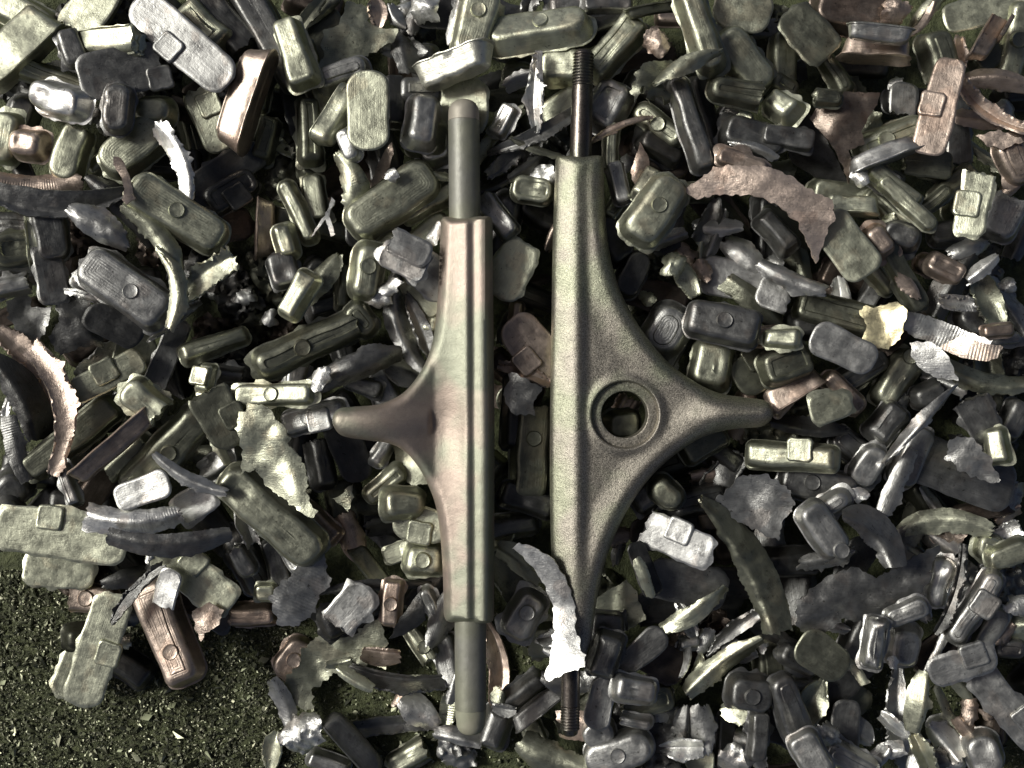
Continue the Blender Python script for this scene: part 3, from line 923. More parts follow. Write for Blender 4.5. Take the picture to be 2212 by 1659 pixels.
C 1120 90 560 150 5 lo c.15,j4,l5 | pale arched strip with a brown left part at the right side | pale arched strip at right
T dn l5,j5,n5 210,570 330,470 440,400 560,370 700,430 900,320 1090,230 1100,260 1020,400 1050,400 960,560 800,660 700,700 490,690 430,740 320,820 210,730 | large wrinkled dark grey sheet spread across the lower right | wrinkled dark sheet
S 880 870 260 230 80 mn l3
S 900 650 260 130 25 mn l5
S 690 850 330 150 80 mn l5,n
F 810 980 90 wn l4
S 1110 460 330 150 78 wn l4,L5,n | shiny upright slug with dark reflections near the lower right corner | mirror-like slug
C 1190 500 560 60 72 kn l4
S 1430 790 360 150 65 mn l3
S 1340 620 520 150 58 mn t.1,l4
S 1250 980 400 170 20 mn f,t.2,l5 | short grey plate with tab overlapping another plate near the lower right corner | short tabbed plate at lower right
S 1540 1260 560 190 -50 mn f,t.2,l4 | long grey plate with tab sloping into the lower right corner | tabbed plate in the corner
F 1610 600 160 wn l4
S 1560 880 200 140 0 dn l3
S 200 960 250 130 -30 dn l3
S 340 920 330 220 -35 do f,l4 | olive chipped plate lying below the wrinkled dark sheet | chipped olive plate
C 560 1020 220 60 -50 lo l3
C 860 1380 700 170 -80 mn c-.1,k.4,l4 | tall grey curved sheet rising from the bottom edge at lower right | tall grey curved sheet
C 970 1230 360 130 80 lo j6,l5
C 1010 1560 360 120 -65 lo l4
C 1170 1300 330 60 -65 lo l3
S 1160 1500 300 150 -70 wn l3,L5
S 1400 1570 260 220 -70 mn l3
C 1100 870 400 50 70 mn l3
S 230 1130 250 110 0 dn l2
S 150 1280 420 180 -68 dn l3
S 280 1580 300 200 -60 mn l4,L3
S 540 1610 330 150 -25 mn l3
F 380 1440 200 mn l3
"""
ITEMS = parse(DATA)

# ------------------------------------------------------------------ ground
DIRT = np.array([(-200, 1250), (60, 1255), (140, 1290), (160, 1480), (235, 1520), (300, 1480), (420, 1440), (500, 1360), (600, 1370), (610, 1490), (585, 1560), (570, 1760), (-200, 1760)], float)
def to_world_pts(P): return np.array([scr(x, y, 0) for x, y in P])
DW = to_world_pts(DIRT)
gv = []; gf = []
gn = 241
xs = np.concatenate([[-16000], np.linspace(-1300, 1300, gn - 2), [16000]]); ys = np.concatenate([[-16000], np.linspace(-1000, 1000, gn - 2), [16000]])
for i, x in enumerate(xs):
    for j, y in enumerate(ys):
        gv.append((x, y, -6 + n1(x, y, 3, .01) * 5 + n1(x, y, 4, .05) * 4 + n1(x, y, 5, .12) * 2.5))
for i in range(gn - 1):
    for j in range(gn - 1):
        a = i * gn + j; gf.append((a, a + gn, a + gn + 1, a + 1))
g = link('ground', mesh_from('ground', gv, gf, M_DIRT, sharp=180)); g['kind'] = 'structure'

# metal swarf and grit lying on the dirt: uncountable, one object
m, nt, b, _ = nodes_of('swarf'); b.inputs['Metallic'].default_value = .8; b.inputs['Roughness'].default_value = .45
gm = nt.nodes.new('ShaderNodeNewGeometry')
cr = nt.nodes.new('ShaderNodeValToRGB'); nt.links.new(gm.outputs['Random Per Island'], cr.inputs[0])
els = cr.color_ramp.elements
els[0].color = (0.035, 0.04, 0.02, 1); els[1].color = (.42, .44, .30, 1); els[0].position = .2
e = els.new(.6); e.color = (0.12, 0.13, 0.08, 1)
e = els.new(.85); e.color = (0.22, 0.22, 0.15, 1)
nt.links.new(cr.outputs[0], b.inputs['Base Color'])
r_ = random.Random(5); sv_ = []; sf_ = []
spots = [(x, y) for x, y in ((r_.uniform(-30, 640), r_.uniform(1230, 1690)) for _ in range(19000))]
spots += [(r_.uniform(560, 1160), r_.uniform(1300, 1690)) for _ in range(4200)]
spots += [(r_.uniform(1780, 2240), r_.uniform(1380, 1690)) for _ in range(2600)]
for px, py in spots:
    x, y = scr(px, py, 0); s_ = r_.choice((.8, .9, 1.0, 1.1, 1.3, 1.6, 2.0, 3.2)) * r_.uniform(.7, 1.3)
    if r_.random() < .006: s_ = r_.uniform(5, 8)
    a = r_.uniform(0, 6.28); el = r_.uniform(1, 2.6); z = -3 + n1(x, y, 3, .01) * 5 + n1(x, y, 4, .05) * 4 + s_ * .3
    k = len(sv_); tl = r_.uniform(-.6, .6); tl2 = r_.uniform(-.6, .6)
    for q in range(4):
        t = a + q * math.pi / 2 + r_.uniform(-.4, .4); rx = s_ * el * math.cos(q * math.pi / 2 + .3); ry = s_ * math.sin(q * math.pi / 2 + .3)
        X = x + rx * math.cos(a) - ry * math.sin(a); Y = y + rx * math.sin(a) + ry * math.cos(a)
        sv_.append((X, Y, z + (rx * tl + ry * tl2)))
    sv_.append((x + r_.uniform(-.3, .3) * s_, y, z - s_ * .8)); sv_.append((x + s_ * .2, y, z + s_ * r_.uniform(.1, .7)))
    for q in range(4):
        sf_.append((k + q, k + (q + 1) % 4, k + 5)); sf_.append((k + (q + 1) % 4, k + q, k + 4))
sw = link('metal_swarf', mesh_from('metal_swarf', sv_, sf_, m, sharp=20)); sw['kind'] = 'stuff'

# ------------------------------------------------------------------ building one piece
PLACED = []
KIND = {'round': ('rounded_slug', 'metal slug', 'rounded cast slugs in the heap'),
        'flat': ('flat_backed_slug', 'metal plate', 'flat backed slugs in the heap'),
        'edge': ('edgewise_slug', 'metal bar', 'slugs lying on their edges'),
        'C': ('curved_shard', 'metal shard', 'curved torn shards in the heap'),
        'T': ('torn_sheet', 'metal sheet', 'torn sheets in the heap'),
        'F': ('crumpled_scrap', 'crumpled metal', 'crumpled scraps in the heap')}
LEANS = {'w': 14, 'l': 7, 'm': 1, 'd': -6, 'k': -10}

def build(it, idn, cap=None, fill=False):
    o = it['o']; k = it['k']; code = it['code']; seed = idn * 13 + 101
    r = random.Random(seed)
    zg = h_at(it['x'], it['y']) + 25 if cap is None else cap
    f = (D - zg) / D
    L, W = it['L'] * f, it['W'] * f
    col = tint(code)
    flat = k in 'CTF'
    sg = (3.5 if 'f' in o or k == 'T' else 6) * (.7 if it.get('l', 3) > 3 else 1)
    lx = o.get('L', 0) + LEANS.get(code[0], 0) * (.8 if k == 'T' else 1) + r.gauss(0, sg); ly = r.gauss(2, sg)
    if L > 130 and k != 'S': lx *= .6; ly *= .6
    lx += 10.0 * (it['x'] - PW / 2) / (PW / 2)
    lx = max(min(lx, 34), -32)
    if code[0] == 'w' and 'f' in o: lx = min(lx, 15)
    lean = Matrix.Rotation(math.radians(-lx), 3, 'Y') @ Matrix.Rotation(math.radians(-ly), 3, 'X')
    kids = []
    if k == 'S':
        T = min(W * r.uniform(.5, .78), 50 * f) if 'e' not in o else W
        if 'e' in o: W2, T2 = min(W * 1.5, 75), W
        else: W2, T2 = W, T
        if 'f' in o: T2 = min(T2, W * .5)
        V, F, pat, amp = slug_mesh(L, W2, T2, seed, o)
        roll = 0; kn = 'round'
        if 'f' in o: roll = 180; kn = 'flat'
        elif 'e' in o: roll = 90 * r.choice((-1, 1)); kn = 'edge'
        elif 'R' in o: roll = -o['R']; kn = 'round'
        rot = lean @ Matrix.Rotation(math.radians(it['ang']), 3, 'Z') @ Matrix.Rotation(math.radians(roll), 3, 'X')
        sgn = -1 if kn == 'flat' else 1
        br = 16.5 * f
        if 'b' in o:
            v_, f_ = disc_mesh(min(br, W2 * .3), 4.5, seed)
            v_ = [(x + o['b'] * L * .9, y * sgn + (0 if kn != 'edge' else 0), sgn * (z + T2 / 2)) for x, y, z in v_]
            if sgn < 0: f_ = [tuple(reversed(q)) for q in f_]; f_ = [tuple(reversed(q)) for q in f_]
            kids.append(('button', v_, f_))
        if 't' in o:
            a = min(27 * f, L * .3); v_, f_ = pad_mesh(a, a * .95, 6, seed)
            side = 1 if it.get('tside', r.choice((-1, 1))) > 0 else -1
            v_ = [(x + o['t'] * L, y * sgn + side * (W2 / 2 - a * .62), sgn * (z + T2 / 2)) for x, y, z in v_]
            kids.append(('tab', v_, f_))
        mat = M_CAST
    elif k == 'C':
        V, F, pat, amp = shard_mesh(L, W, seed, o); kn = 'C'; mat = M_TORN
        rot = lean @ Matrix.Rotation(math.radians(it['ang']), 3, 'Z')
    elif k == 'F':
        V, F, pat, amp = foil_mesh(L * .62, seed, o); kn = 'F'; mat = M_FOIL
        rot = lean @ Matrix.Rotation(r.uniform(0, 6), 3, 'Z')
    else:
        pts = [((p[0] - it['x']) * f, (it['y'] - p[1]) * f) for p in it['pts']]
        V, F, pat, amp = poly_mesh(pts, seed, o); kn = 'T'; mat = M_TORN; rot = lean
    Rn = np.array(rot)
    x0, y0 = scr(it['x'], it['y'], zg)
    W3 = V @ Rn.T + np.array([x0, y0, 0])
    dz, u, hi = settle(W3, (84 if fill or it['l'] < 4 else 90))
    dz = min(dz, 105 if fill else 110 + 28 * min(it['l'], 5) + r.uniform(-12, 12))
    if cap is not None:
        dz = min(dz, cap)
    dz -= o.get('D', 0)
    if not fill and it['l'] >= 3: dz += 16 * (min(it['l'], 4) - 2) ** .5 * min(h_at(it['x'], it['y']) / 50, 1)
    # final height known: put the piece where it belongs at that height
    x0, y0 = scr(it['x'], it['y'], dz)
    W3 = V @ Rn.T + np.array([x0, y0, 0]); u, lo, hi = env(W3)
    commit(u, hi, dz, idn)
    name, cat, grp = KIND[kn]
    rec = dict(it=it, kn=kn, V=V, F=F, pat=pat, amp=amp, mat=mat, rot=rot, loc=(x0, y0, dz), col=col, kids=kids, name=name, cat=cat, grp=grp, idn=idn, fill=fill, hi=hi, u=u)
    PLACED.append(rec)
    return rec

def realise(rec):
    me = mesh_from(rec['name'], rec['V'], rec['F'], rec['mat'], rec['pat'], rec['amp'], 40 if rec['kn'] in ('round', 'flat', 'edge') else 60)
    M = Matrix.Translation(Vector(rec['loc']) * S) @ rec['rot'].to_4x4()
    if rec['kids']:
        root = bpy.data.objects.new(rec['name'], None); COL.objects.link(root); root.empty_display_size = .005
        root.matrix_world = M
        link('body', me, root, rec['col'])
        for nm, v_, f_ in rec['kids']:
            V_ = np.array(v_); F_ = f_
            if rec['kn'] == 'flat': F_ = [tuple(q) for q in F_]
            mm = mesh_from(nm, V_, F_, M_CAST, None, None, 40)
            link(nm, mm, root, rec['col'])
    else:
        root = link(rec['name'], me, None, rec['col']); root.matrix_world = M
    for p in rec.get('parts', []):
        mm = mesh_from('wall', p['V'], p['F'], p['mat'], p['pat'], p['amp'], 60)
        c = link('wall', mm, root, p['col'])
        c.matrix_world = Matrix.Translation(Vector(p['loc']) * S) @ p['rot'].to_4x4()
        c.matrix_parent_inverse = M.inverted()
    root['category'] = rec['cat']; root['group'] = rec['grp']; root['label'] = rec['label']
    return root

# ------------------------------------------------------------------ the two hangers as smooth castings
def smax(a, b, k):
    h = np.clip(.5 + .5 * (a - b) / k, 0, 1); return b + (a - b) * h + k * h * (1 - h)
def sstep(a, b, x):
    t = np.clip((x - a) / (b - a), 0, 1); return t * t * (3 - 2 * t)
def smooth_outline(P, it=2):
    P = np.array(P, float)
    return P
def catmull(P, closed_corners, step=5):
    """P list of (x,y,corner?) -> dense outline; corners stay sharp"""
    n = len(P); out = []
    for i in range(n):
        p0, p1, p2, p3 = (np.array(P[(i + k) % n][:2], float) for k in (-1, 0, 1, 2))
        if P[i][2]: p0 = p1 - (p2 - p1)
        if P[(i + 1) % n][2]: p3 = p2 + (p2 - p1)
        m = max(int(np.linalg.norm(p2 - p1) / step), 1)
        for k in range(m):
            t = k / m
            out.append(.5 * ((2 * p1) + (-p0 + p2) * t + (2 * p0 - 5 * p1 + 4 * p2 - p3) * t * t + (-p0 + 3 * p1 - 3 * p2 + p3) * t ** 3))
    return np.array(out)
def casting(name, outline, hfun, mat, z0, holes=(), grid=5.0):
    """outline in photo units; hfun(x,y,d)->(centre height, half thickness)"""
    nrm = np.roll(outline, -1, 0) - np.roll(outline, 1, 0); nrm = np.stack([nrm[:, 1], -nrm[:, 0]], 1); nrm /= np.linalg.norm(nrm, axis=1, keepdims=True) + 1e-9
    ar = .5 * np.sum(outline[:, 0] * np.roll(outline[:, 1], -1) - np.roll(outline[:, 0], -1) * outline[:, 1])
    inw = -nrm if ar > 0 else nrm
    rings = [outline + inw * q for q in (.5, 1.5, 3.2, 6, 9.5)]
    mn, mx = outline.min(0), outline.max(0)
    gx, gy = np.meshgrid(np.arange(mn[0], mx[0], grid), np.arange(mn[1], mx[1], grid)); q = np.stack([gx.ravel(), gy.ravel()], 1)
    q = q + (np.arange(len(q)) % 2)[:, None] * .37
    R = np.concatenate(rings); ins, d = inside_dist(R, outline)
    want = np.repeat([.5, 1.5, 3.2, 6, 9.5], len(outline)); R = R[ins & (d > want * .85)]
    ins, d = inside_dist(q, outline); q = q[ins & (d > 11)]
    pts = [outline, R]; edges = [(i, (i + 1) % len(outline)) for i in range(len(outline))]
    base = len(outline) + len(R); hr = []
    for (hx, hy, rad, extra) in holes:
        a = np.linspace(0, 2 * np.pi, 96, endpoint=False)
        dd = np.hypot(q[:, 0] - hx, q[:, 1] - hy); q = q[(dd > max(extra) + 3)]
        rr = np.stack([hx + rad * np.cos(a), hy + rad * np.sin(a)], 1)
        edges += [(base + i, base + (i + 1) % 96) for i in range(96)]; pts.append(rr); base += 96
        for e_ in extra:
            pts.append(np.stack([hx + e_ * np.cos(a), hy + e_ * np.sin(a)], 1)); base += 96
    pts.append(q)
    A = np.concatenate(pts)
    vv, _, ff, _, _, _ = delaunay_2d_cdt([Vector((float(x), float(y))) for x, y in A], edges, [], 1, 1e-4)
    P = np.array([(v.x, v.y) for v in vv])
    keep = []
    for f in ff:
        c = P[list(f)].mean(0)
        if any(math.hypot(c[0] - h[0], c[1] - h[1]) < h[2] - .3 for h in holes): continue
        keep.append(tuple(f))
    _, d = inside_dist(P, outline)
    on = d < .05; d[on] = 0
    zc, h = hfun(P[:, 0], P[:, 1], d); h = np.where(on, 0.0, h)
    f_ = (D - z0) / D
    X = (P[:, 0] - PW / 2) * f_; Y = (PH / 2 - P[:, 1]) * f_
    K = len(P)
    V = np.concatenate([np.c_[X, Y, zc + h], np.c_[X, Y, zc - h]])
    e = set()
    for f in keep:
        for i in range(len(f)): e.add((f[i], f[(i + 1) % len(f)]))
    F = [tuple(reversed(f)) for f in keep] + [tuple(K + i for i in f) for f in keep]
    for a, b in e:
        if (b, a) not in e:
            if on[a] and on[b] : F.append((a, b, K + b, K + a))
            else: F.append((a, b, K + b, K + a))
    # weld rim
    mp = list(range(2 * K))
    for i in range(K):
        if on[i]: mp[K + i] = i
    F2 = []
    for f in F:
        g_ = []
        for i in f:
            j = mp[i]
            if j not in g_: g_.append(j)
        if len(g_) > 2: F2.append(tuple(g_))
    return V, F2

def lathe_y(profile, x0, y0s, N=40):
    """profile: list of (t, r) t in photo units down the picture"""
    V = []; F = []
    for t, r__ in profile:
        for i in range(N):
            a = 2 * math.pi * i / N; V.append((r__ * math.cos(a), -t, r__ * math.sin(a)))
    n = len(profile)
    for k in range(n - 1):
        for i in range(N):
            j = (i + 1) % N; F.append((k * N + i, k * N + j, (k + 1) * N + j, (k + 1) * N + i))
    F.append(tuple(range(N - 1, -1, -1))); F.append(tuple((n - 1) * N + i for i in range(N)))
    return V, F
def rod(name, parent_loc, prof, p0, p1, zc, mat, root, sharp=35):
    """a turned rod between two photo points, p0 = where t=0"""
    f_ = (D - zc) / D
    a = np.array([(p0[0] - PW / 2) * f_, (PH / 2 - p0[1]) * f_]); b_ = np.array([(p1[0] - PW / 2) * f_, (PH / 2 - p1[1]) * f_])
    V, F = lathe_y([(t * f_, r__ * f_) for t, r__ in prof], 0, 0)
    me = mesh_from(name, V, F, mat, sharp=sharp)
    o = link(name, me, root)
    d = b_ - a; ang = math.atan2(d[1], d[0]) + math.pi / 2
    o.location = ((a[0] - parent_loc[0]) * S, (a[1] - parent_loc[1]) * S, (zc - parent_loc[2]) * S)
    o.rotation_euler = (0, 0, ang)
    return o

def small_hanger(z0):
    P = [(953, 478, 1), (957, 471, 0), (965, 469, 1), (1056, 468, 1), (1062, 472, 0), (1064, 480, 1), (1066, 700, 0), (1068, 900, 0), (1068, 1100, 0), (1067, 1330, 1), (1065, 1339, 0), (1055, 1344, 1),
         (975, 1343, 1), (964, 1338, 0), (959, 1325, 1), (957, 1240, 0), (952, 1160, 0), (944, 1100, 0), (930, 1055, 0), (908, 1010, 0), (880, 975, 0), (848, 956, 0), (800, 948, 0), (762, 942, 0), (742, 933, 0), (730, 912, 0),
         (732, 893, 0), (745, 880, 0), (775, 877, 0), (825, 872, 0), (868, 853, 0), (898, 822, 0), (922, 780, 0), (937, 730, 0), (944, 670, 0), (948, 600, 0)]
    out = catmull(P, None, 5)
    def hf(x, y, d):
        r0 = 24.0; base = 34 * np.sqrt(np.clip(1 - (1 - np.clip(d / r0, 0, 1)) ** 2, 0, 1))
        endr = np.minimum(np.clip((y - 466) / 7, 0, 1), np.clip((1345 - y) / 7, 0, 1)); endr = np.sqrt(np.clip(1 - (1 - endr) ** 2, 0, 1))
        xc = 1044 + (y - 470) * .004
        bead = 58 - ((x - xc) / 22) ** 2 * 11
        face = base * .88 + 30 * np.clip((x - 940) / 74, 0, 1) * np.clip(d / 20, 0, 1)
        h = np.where(x > xc - 40, smax(face - 8 * sstep(xc - 38, xc - 16, x), bead * np.clip(d / 14, 0, 1) ** .5, 6), face)
        groove = 5 * np.exp(-((x - (xc - 24)) / 5) ** 2) * sstep(12, 30, d); h = h - groove * .3
        ra = 31 + 9 * sstep(740, 860, x)
        arm = np.sqrt(np.clip(ra ** 2 - (y - 909) ** 2, 0, None))
        h = np.where(x < 930, smax(h, arm * np.clip(d / 10, 0, 1) ** .5, 8), h)
        cen = np.hypot((x - 958) / 50, (y - 925) / 75); h = h - 12 * np.exp(-cen ** 2) * sstep(8, 30, d)
        zc = 62 * sstep(1000, 760, x) ** .9
        return zc, h * np.where((y < 474) | (y > 1337), endr, 1)
    V, F = casting('body', out, hf, M_SMALL, z0)
    root = bpy.data.objects.new('axle_hanger', None); COL.objects.link(root)
    lx_, ly_ = scr(1010, 905, z0); root.location = (lx_ * S, ly_ * S, z0 * S)
    V = V - np.array([lx_, ly_, 0])
    link('body', mesh_from('body', V, F, M_SMALL, sharp=50), root)
    loc = (lx_, ly_, z0)
    R_ = 34.0
    rod('rod', loc, [(-20, R_), (0, R_), (208, R_), (209, R_ - 3)], (1004, 470), (1001.5, 215), z0 + 2, M_ROD, root)
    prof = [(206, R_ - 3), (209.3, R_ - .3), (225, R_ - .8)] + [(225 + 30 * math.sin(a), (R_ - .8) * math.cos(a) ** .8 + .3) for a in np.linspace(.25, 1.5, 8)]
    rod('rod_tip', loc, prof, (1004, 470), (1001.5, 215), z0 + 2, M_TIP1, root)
    rod('rod', loc, [(-20, R_), (0, R_), (188, R_), (189, R_ - 3)], (1016, 1342), (1017, 1590), z0 + 2, M_ROD, root)
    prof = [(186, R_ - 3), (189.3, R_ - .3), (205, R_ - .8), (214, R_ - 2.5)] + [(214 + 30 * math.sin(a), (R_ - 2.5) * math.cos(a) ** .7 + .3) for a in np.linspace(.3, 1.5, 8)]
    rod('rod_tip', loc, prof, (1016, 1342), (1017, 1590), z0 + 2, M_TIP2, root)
    # small worn raised marks cast into the left flank of the neck
    mv = []; mf = []
    for i, yy in enumerate((545 + 0, 558, 572, 583, 594, 605, 614)):
        px = 953.5 - (yy - 545) * .02; f2 = (D - z0) / D
        cx_, cy_ = (px - PW / 2) * f2 - lx_, (PH / 2 - (yy + 8)) * f2 - ly_
        n_ = 10; ra, rb = 2.4, (3.6, 3.0, 4.2, 1.6, 3.4, 1.2, 3.4)[i]
        k = len(mv)
        for q in range(n_):
            a = 2 * math.pi * q / n_
            for s_ in (1.0, .5):
                for zz in (16, 27.5):
                    mv.append((cx_ + ra * s_ * math.cos(a), cy_ + rb * s_ * math.sin(a), zz + ra * s_ * math.cos(a) * .8))
        for q in range(n_):
            a0 = k + q * 4; b0 = k + ((q + 1) % n_) * 4
            mf += [(a0 + 1, b0 + 1, b0 + 3, a0 + 3), (a0, b0, b0 + 1, a0 + 1), (a0 + 2, a0 + 3, b0 + 3, b0 + 2)]
    link('cast_lettering', mesh_from('cast_lettering', mv, mf, M_SMALL), root)
    root['category'] = 'axle hanger'; root['label'] = 'smaller satin metal skateboard axle hanger with smooth blank rods and its arm pointing left'
    return root, V + np.array([lx_, ly_, z0])

def big_hanger(z0):
    P = [(1200, 346, 1), (1203, 339, 0), (1210, 337, 1), (1294, 336, 1), (1301, 339, 0), (1304, 347, 1), (1305, 410, 0), (1308, 470, 0), (1316, 540, 0), (1333, 610, 0), (1360, 670, 0), (1398, 730, 0), (1445, 784, 0), (1500, 824, 0), (1550, 848, 0), (1605, 858, 0), (1645, 863, 0), (1660, 872, 0), (1666, 892, 0), (1660, 910, 0), (1642, 922, 0),
         (1605, 925, 0), (1560, 931, 0), (1510, 948, 0), (1460, 980, 0), (1415, 1020, 0), (1375, 1070, 0), (1340, 1130, 0), (1315, 1190, 0), (1298, 1250, 0), (1287, 1310, 0), (1279, 1370, 0), (1268, 1410, 0), (1262, 1440, 1), (1214, 1440, 1),
         (1205, 1380, 0), (1197, 1300, 0), (1191, 1200, 0), (1188, 1080, 0), (1188, 900, 0), (1191, 700, 0), (1194, 520, 0)]
    out = catmull(P, None, 5)
    hx, hy = 1347, 895
    def hf(x, y, d):
        r0 = 34.0; base = 36 * np.sqrt(np.clip(1 - (1 - np.clip(d / r0, 0, 1)) ** 2, 0, 1)) 
        tube = 0 * x
        bev = 13 + (x - 1191) * .52
        dish = 8 * sstep(16, 80, d) * sstep(1235, 1275, x) * sstep(1650, 1480, x)
        ax = (1 - sstep(0, 42, np.abs(y - (892 - (x - 1500) * .03)))) * sstep(1430, 1560, x) * 14
        endf = np.minimum(np.clip((y - 334) / 8, 0, 1), 1) ** .5
        h = base + 6 * sstep(40, 0, np.abs(x - 1232)) * np.clip(d / 20, 0, 1) - dish + ax 
        h = -smax(-h, -np.maximum(bev, 3) * np.clip(d / 5, 0, 1) ** .5, 14)
        h = h + 3 * (1 - np.clip(d / 4, 0, 1)) * 0
        h = h * np.where(y < 343, endf, 1)
        h = h * (1 - .35 * sstep(1180, 1440, y))
        rr = np.hypot(x - hx, y - hy)
        col_ = 1 - sstep(74, 96, rr)
        h = h * (1 - col_) + col_ * 33
        h = np.where(rr < 73.5, h - 12 * (1 - sstep(70, 73, rr)), h)
        h = np.where(rr < 52, h - 3 * (1 - sstep(46, 52, rr)), h)
        return np.zeros_like(x), np.where(d > 0, np.maximum(h, 1), 0)
    V, F = casting('body', out, hf, M_BIG, z0, holes=[(hx, hy, 50.5, (51.2, 52, 57, 63, 68, 69.5, 71, 72.5, 74, 76, 79, 82, 85, 89))])
    root = bpy.data.objects.new('axle_hanger', None); COL.objects.link(root)
    lx_, ly_ = scr(1230, 895, z0); root.location = (lx_ * S, ly_ * S, z0 * S)
    V = V - np.array([lx_, ly_, 0])
    link('body', mesh_from('body', V, F, M_BIG, sharp=50), root)
    loc = (lx_, ly_, z0)
    # washer-like seat lining the round opening
    V2, F2 = [], []
    N = 72; f2 = (D - z0) / D; cx_, cy_ = (hx - PW / 2) * f2 - lx_, (PH / 2 - hy) * f2 - ly_
    prof = [(71, 12), (70, 20), (68, 21), (55, 20), (53, 18.5), (50.2, 14), (50, -22), (71, -22)]
    for rr, zz in prof:
        for i in range(N):
            a = 2 * math.pi * i / N; V2.append((cx_ + rr * f2 * math.cos(a), cy_ + rr * f2 * math.sin(a), zz))
    n_ = len(prof)
    for k in range(n_):
        for i in range(N): F2.append((k * N + i, ((k + 1) % n_) * N + i, ((k + 1) % n_) * N + (i + 1) % N, k * N + (i + 1) % N))
    link('bushing_seat', mesh_from('bushing_seat', V2, [tuple(reversed(q)) for q in F2], M_BIG), root)
    def thread(t0, t1, r__):
        p = []; t = t0; pitch = 6.6
        while t < t1 - pitch:
            p += [(t, r__ - 3.2), (t + pitch * .3, r__), (t + pitch * .55, r__), (t + pitch * .9, r__ - 3.2)]; t += pitch
        return p
    R_ = 23.0
    ax1 = rod('axle', loc, [(-20, R_ + 1), (0, R_ + 1), (140, R_)], (1254, 337), (1260.5, 110), z0 + 2, M_ROD2, root)
    rod('thread', loc, [(139, R_ - 1), (150, R_ - 1)] + thread(150, 224, R_) + [(224, R_ - 3.5), (228, R_ - 7), (229, .5)], (1254, 337), (1260.5, 110), z0 + 2, M_ROD2, root, 60)
    R_ = 20.5
    rod('axle', loc, [(-20, R_), (0, R_), (85, R_)], (1233, 1438), (1231, 1590), z0 + 2, M_ROD2, root)
    rod('thread', loc, [(84, R_)] + thread(86, 145, R_ + .5) + [(146, R_ - 3.5), (150, R_ - 8), (151, .5)], (1233, 1438), (1231, 1590), z0 + 2, M_ROD2, root, 60)
    root['category'] = 'axle hanger'; root['label'] = 'larger sparkling grey green skateboard axle hanger with a round hole and threaded rod ends'
    return root, V + np.array([lx_, ly_, z0])

# ------------------------------------------------------------------ heap: deep fill first, then every piece seen in the photograph
idn = 1
fr = random.Random(21)
FILL = []
for rnd_, (step, off) in enumerate(((140, 0), (135, 70), (150, 30))):
    y = -130 + off
    while y < PH + 130:
        x = -130 + off
        while x < PW + 130:
            px, py = x + fr.uniform(-38, 38), y + fr.uniform(-38, 38)
            x += step
            sgn_, d_ = inside_dist(np.array([[px, py]]), DIRT)
            if sgn_[0] or (d_[0] < 70): continue
            if 640 < px < 1180 and py > 1380: continue
            if 1420 < px < 1600 and py > 1480: continue
            if px > 1800 and py > 1420 and fr.random() < .7: continue
            FILL.append((rnd_, px, py))
        y += step
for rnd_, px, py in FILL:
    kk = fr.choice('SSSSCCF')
    it = dict(k=kk, x=px, y=py, L=fr.uniform(120, 185), W=fr.uniform(58, 78) if kk == 'S' else fr.uniform(35, 80), ang=fr.uniform(0, 180), code=fr.choice(('dn', 'do', 'kn', 'kn', 'ko', 'kp')), o={}, label=None, short=None)  # dark codes put the shade of deep gaps into the fill's colour
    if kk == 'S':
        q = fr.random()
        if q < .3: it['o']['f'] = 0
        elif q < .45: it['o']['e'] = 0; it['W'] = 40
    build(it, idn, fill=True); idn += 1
print('fill mean height', HM[100:230, 80:180].mean())
order = sorted([i for i in range(len(ITEMS)) if not ITEMS[i]['part']], key=lambda i: ITEMS[i]['l'])
recs = {}
for i in order:
    if ITEMS[i]['l'] >= 9: continue
    recs[i] = build(ITEMS[i], idn); idn += 1
for q in range(200):          # crumbs and chips caught in the gaps
    c_ = [(fr.uniform(10, PW - 10), fr.uniform(10, PH - 10)) for _ in range(4)]
    if q % 2: c_ = [(PW * .45 + p[0] * .55, p[1]) for p in c_]
    c_ = [p for p in c_ if not inside_dist(np.array([p]), DIRT)[0][0] and inside_dist(np.array([p]), DIRT)[1][0] > 90 and not (p[1] > 1350 and 560 < p[0] < 1180 and fr.random() < .75)] or [(1800, 700)]
    px, py = min(c_, key=lambda p: h_at(*p))
    L_ = fr.uniform(35, 115)
    it = dict(k=fr.choice('CCF'), x=px, y=py, L=L_, W=L_ * fr.uniform(.3, .7), ang=fr.uniform(0, 180), code=fr.choice(('mn', 'ln', 'mo', 'dn', 'lo', 'wn', 'mp')), o={}, label=None, short=None, l=3)
    if it['k'] == 'F': it['L'] *= .7
    rec = build(it, idn, fill=True); rec['crumb'] = True; idn += 1
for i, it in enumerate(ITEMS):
    if it['part']:
        host = recs[i - 1]; o_ = host['loc'][2]
        h0 = HM.copy(); n_ = len(PLACED); p = build(it, host['idn'], cap=o_ - 6); PLACED.pop(); host.setdefault('parts', []).append(p)
print('heap mean', HM[100:230, 80:180].mean(), 'p95', np.percentile(HM[100:230, 80:180], 95))
def under(poly_pts):
    v = [];
    for (x, y) in poly_pts:
        v.append(h_at(x, y))
    return np.array(v)
ha = under([(1005 + a, y) for y in range(480, 1340, 30) for a in (-30, 30)] + [(1005, y) for y in range(230, 470, 30)] + [(1017, y) for y in range(1350, 1590, 30)] + [(x, 905) for x in range(750, 950, 20)])
hb = under([(x, y) for y in range(350, 1400, 40) for x in (1210, 1260)] + [(1340, y) for y in range(640, 1100, 40)] + [(x, 892) for x in range(1400, 1660, 30)])
print('under small', np.percentile(ha, [50, 75, 90, 100]), 'under big', np.percentile(hb, [50, 75, 90, 100]))
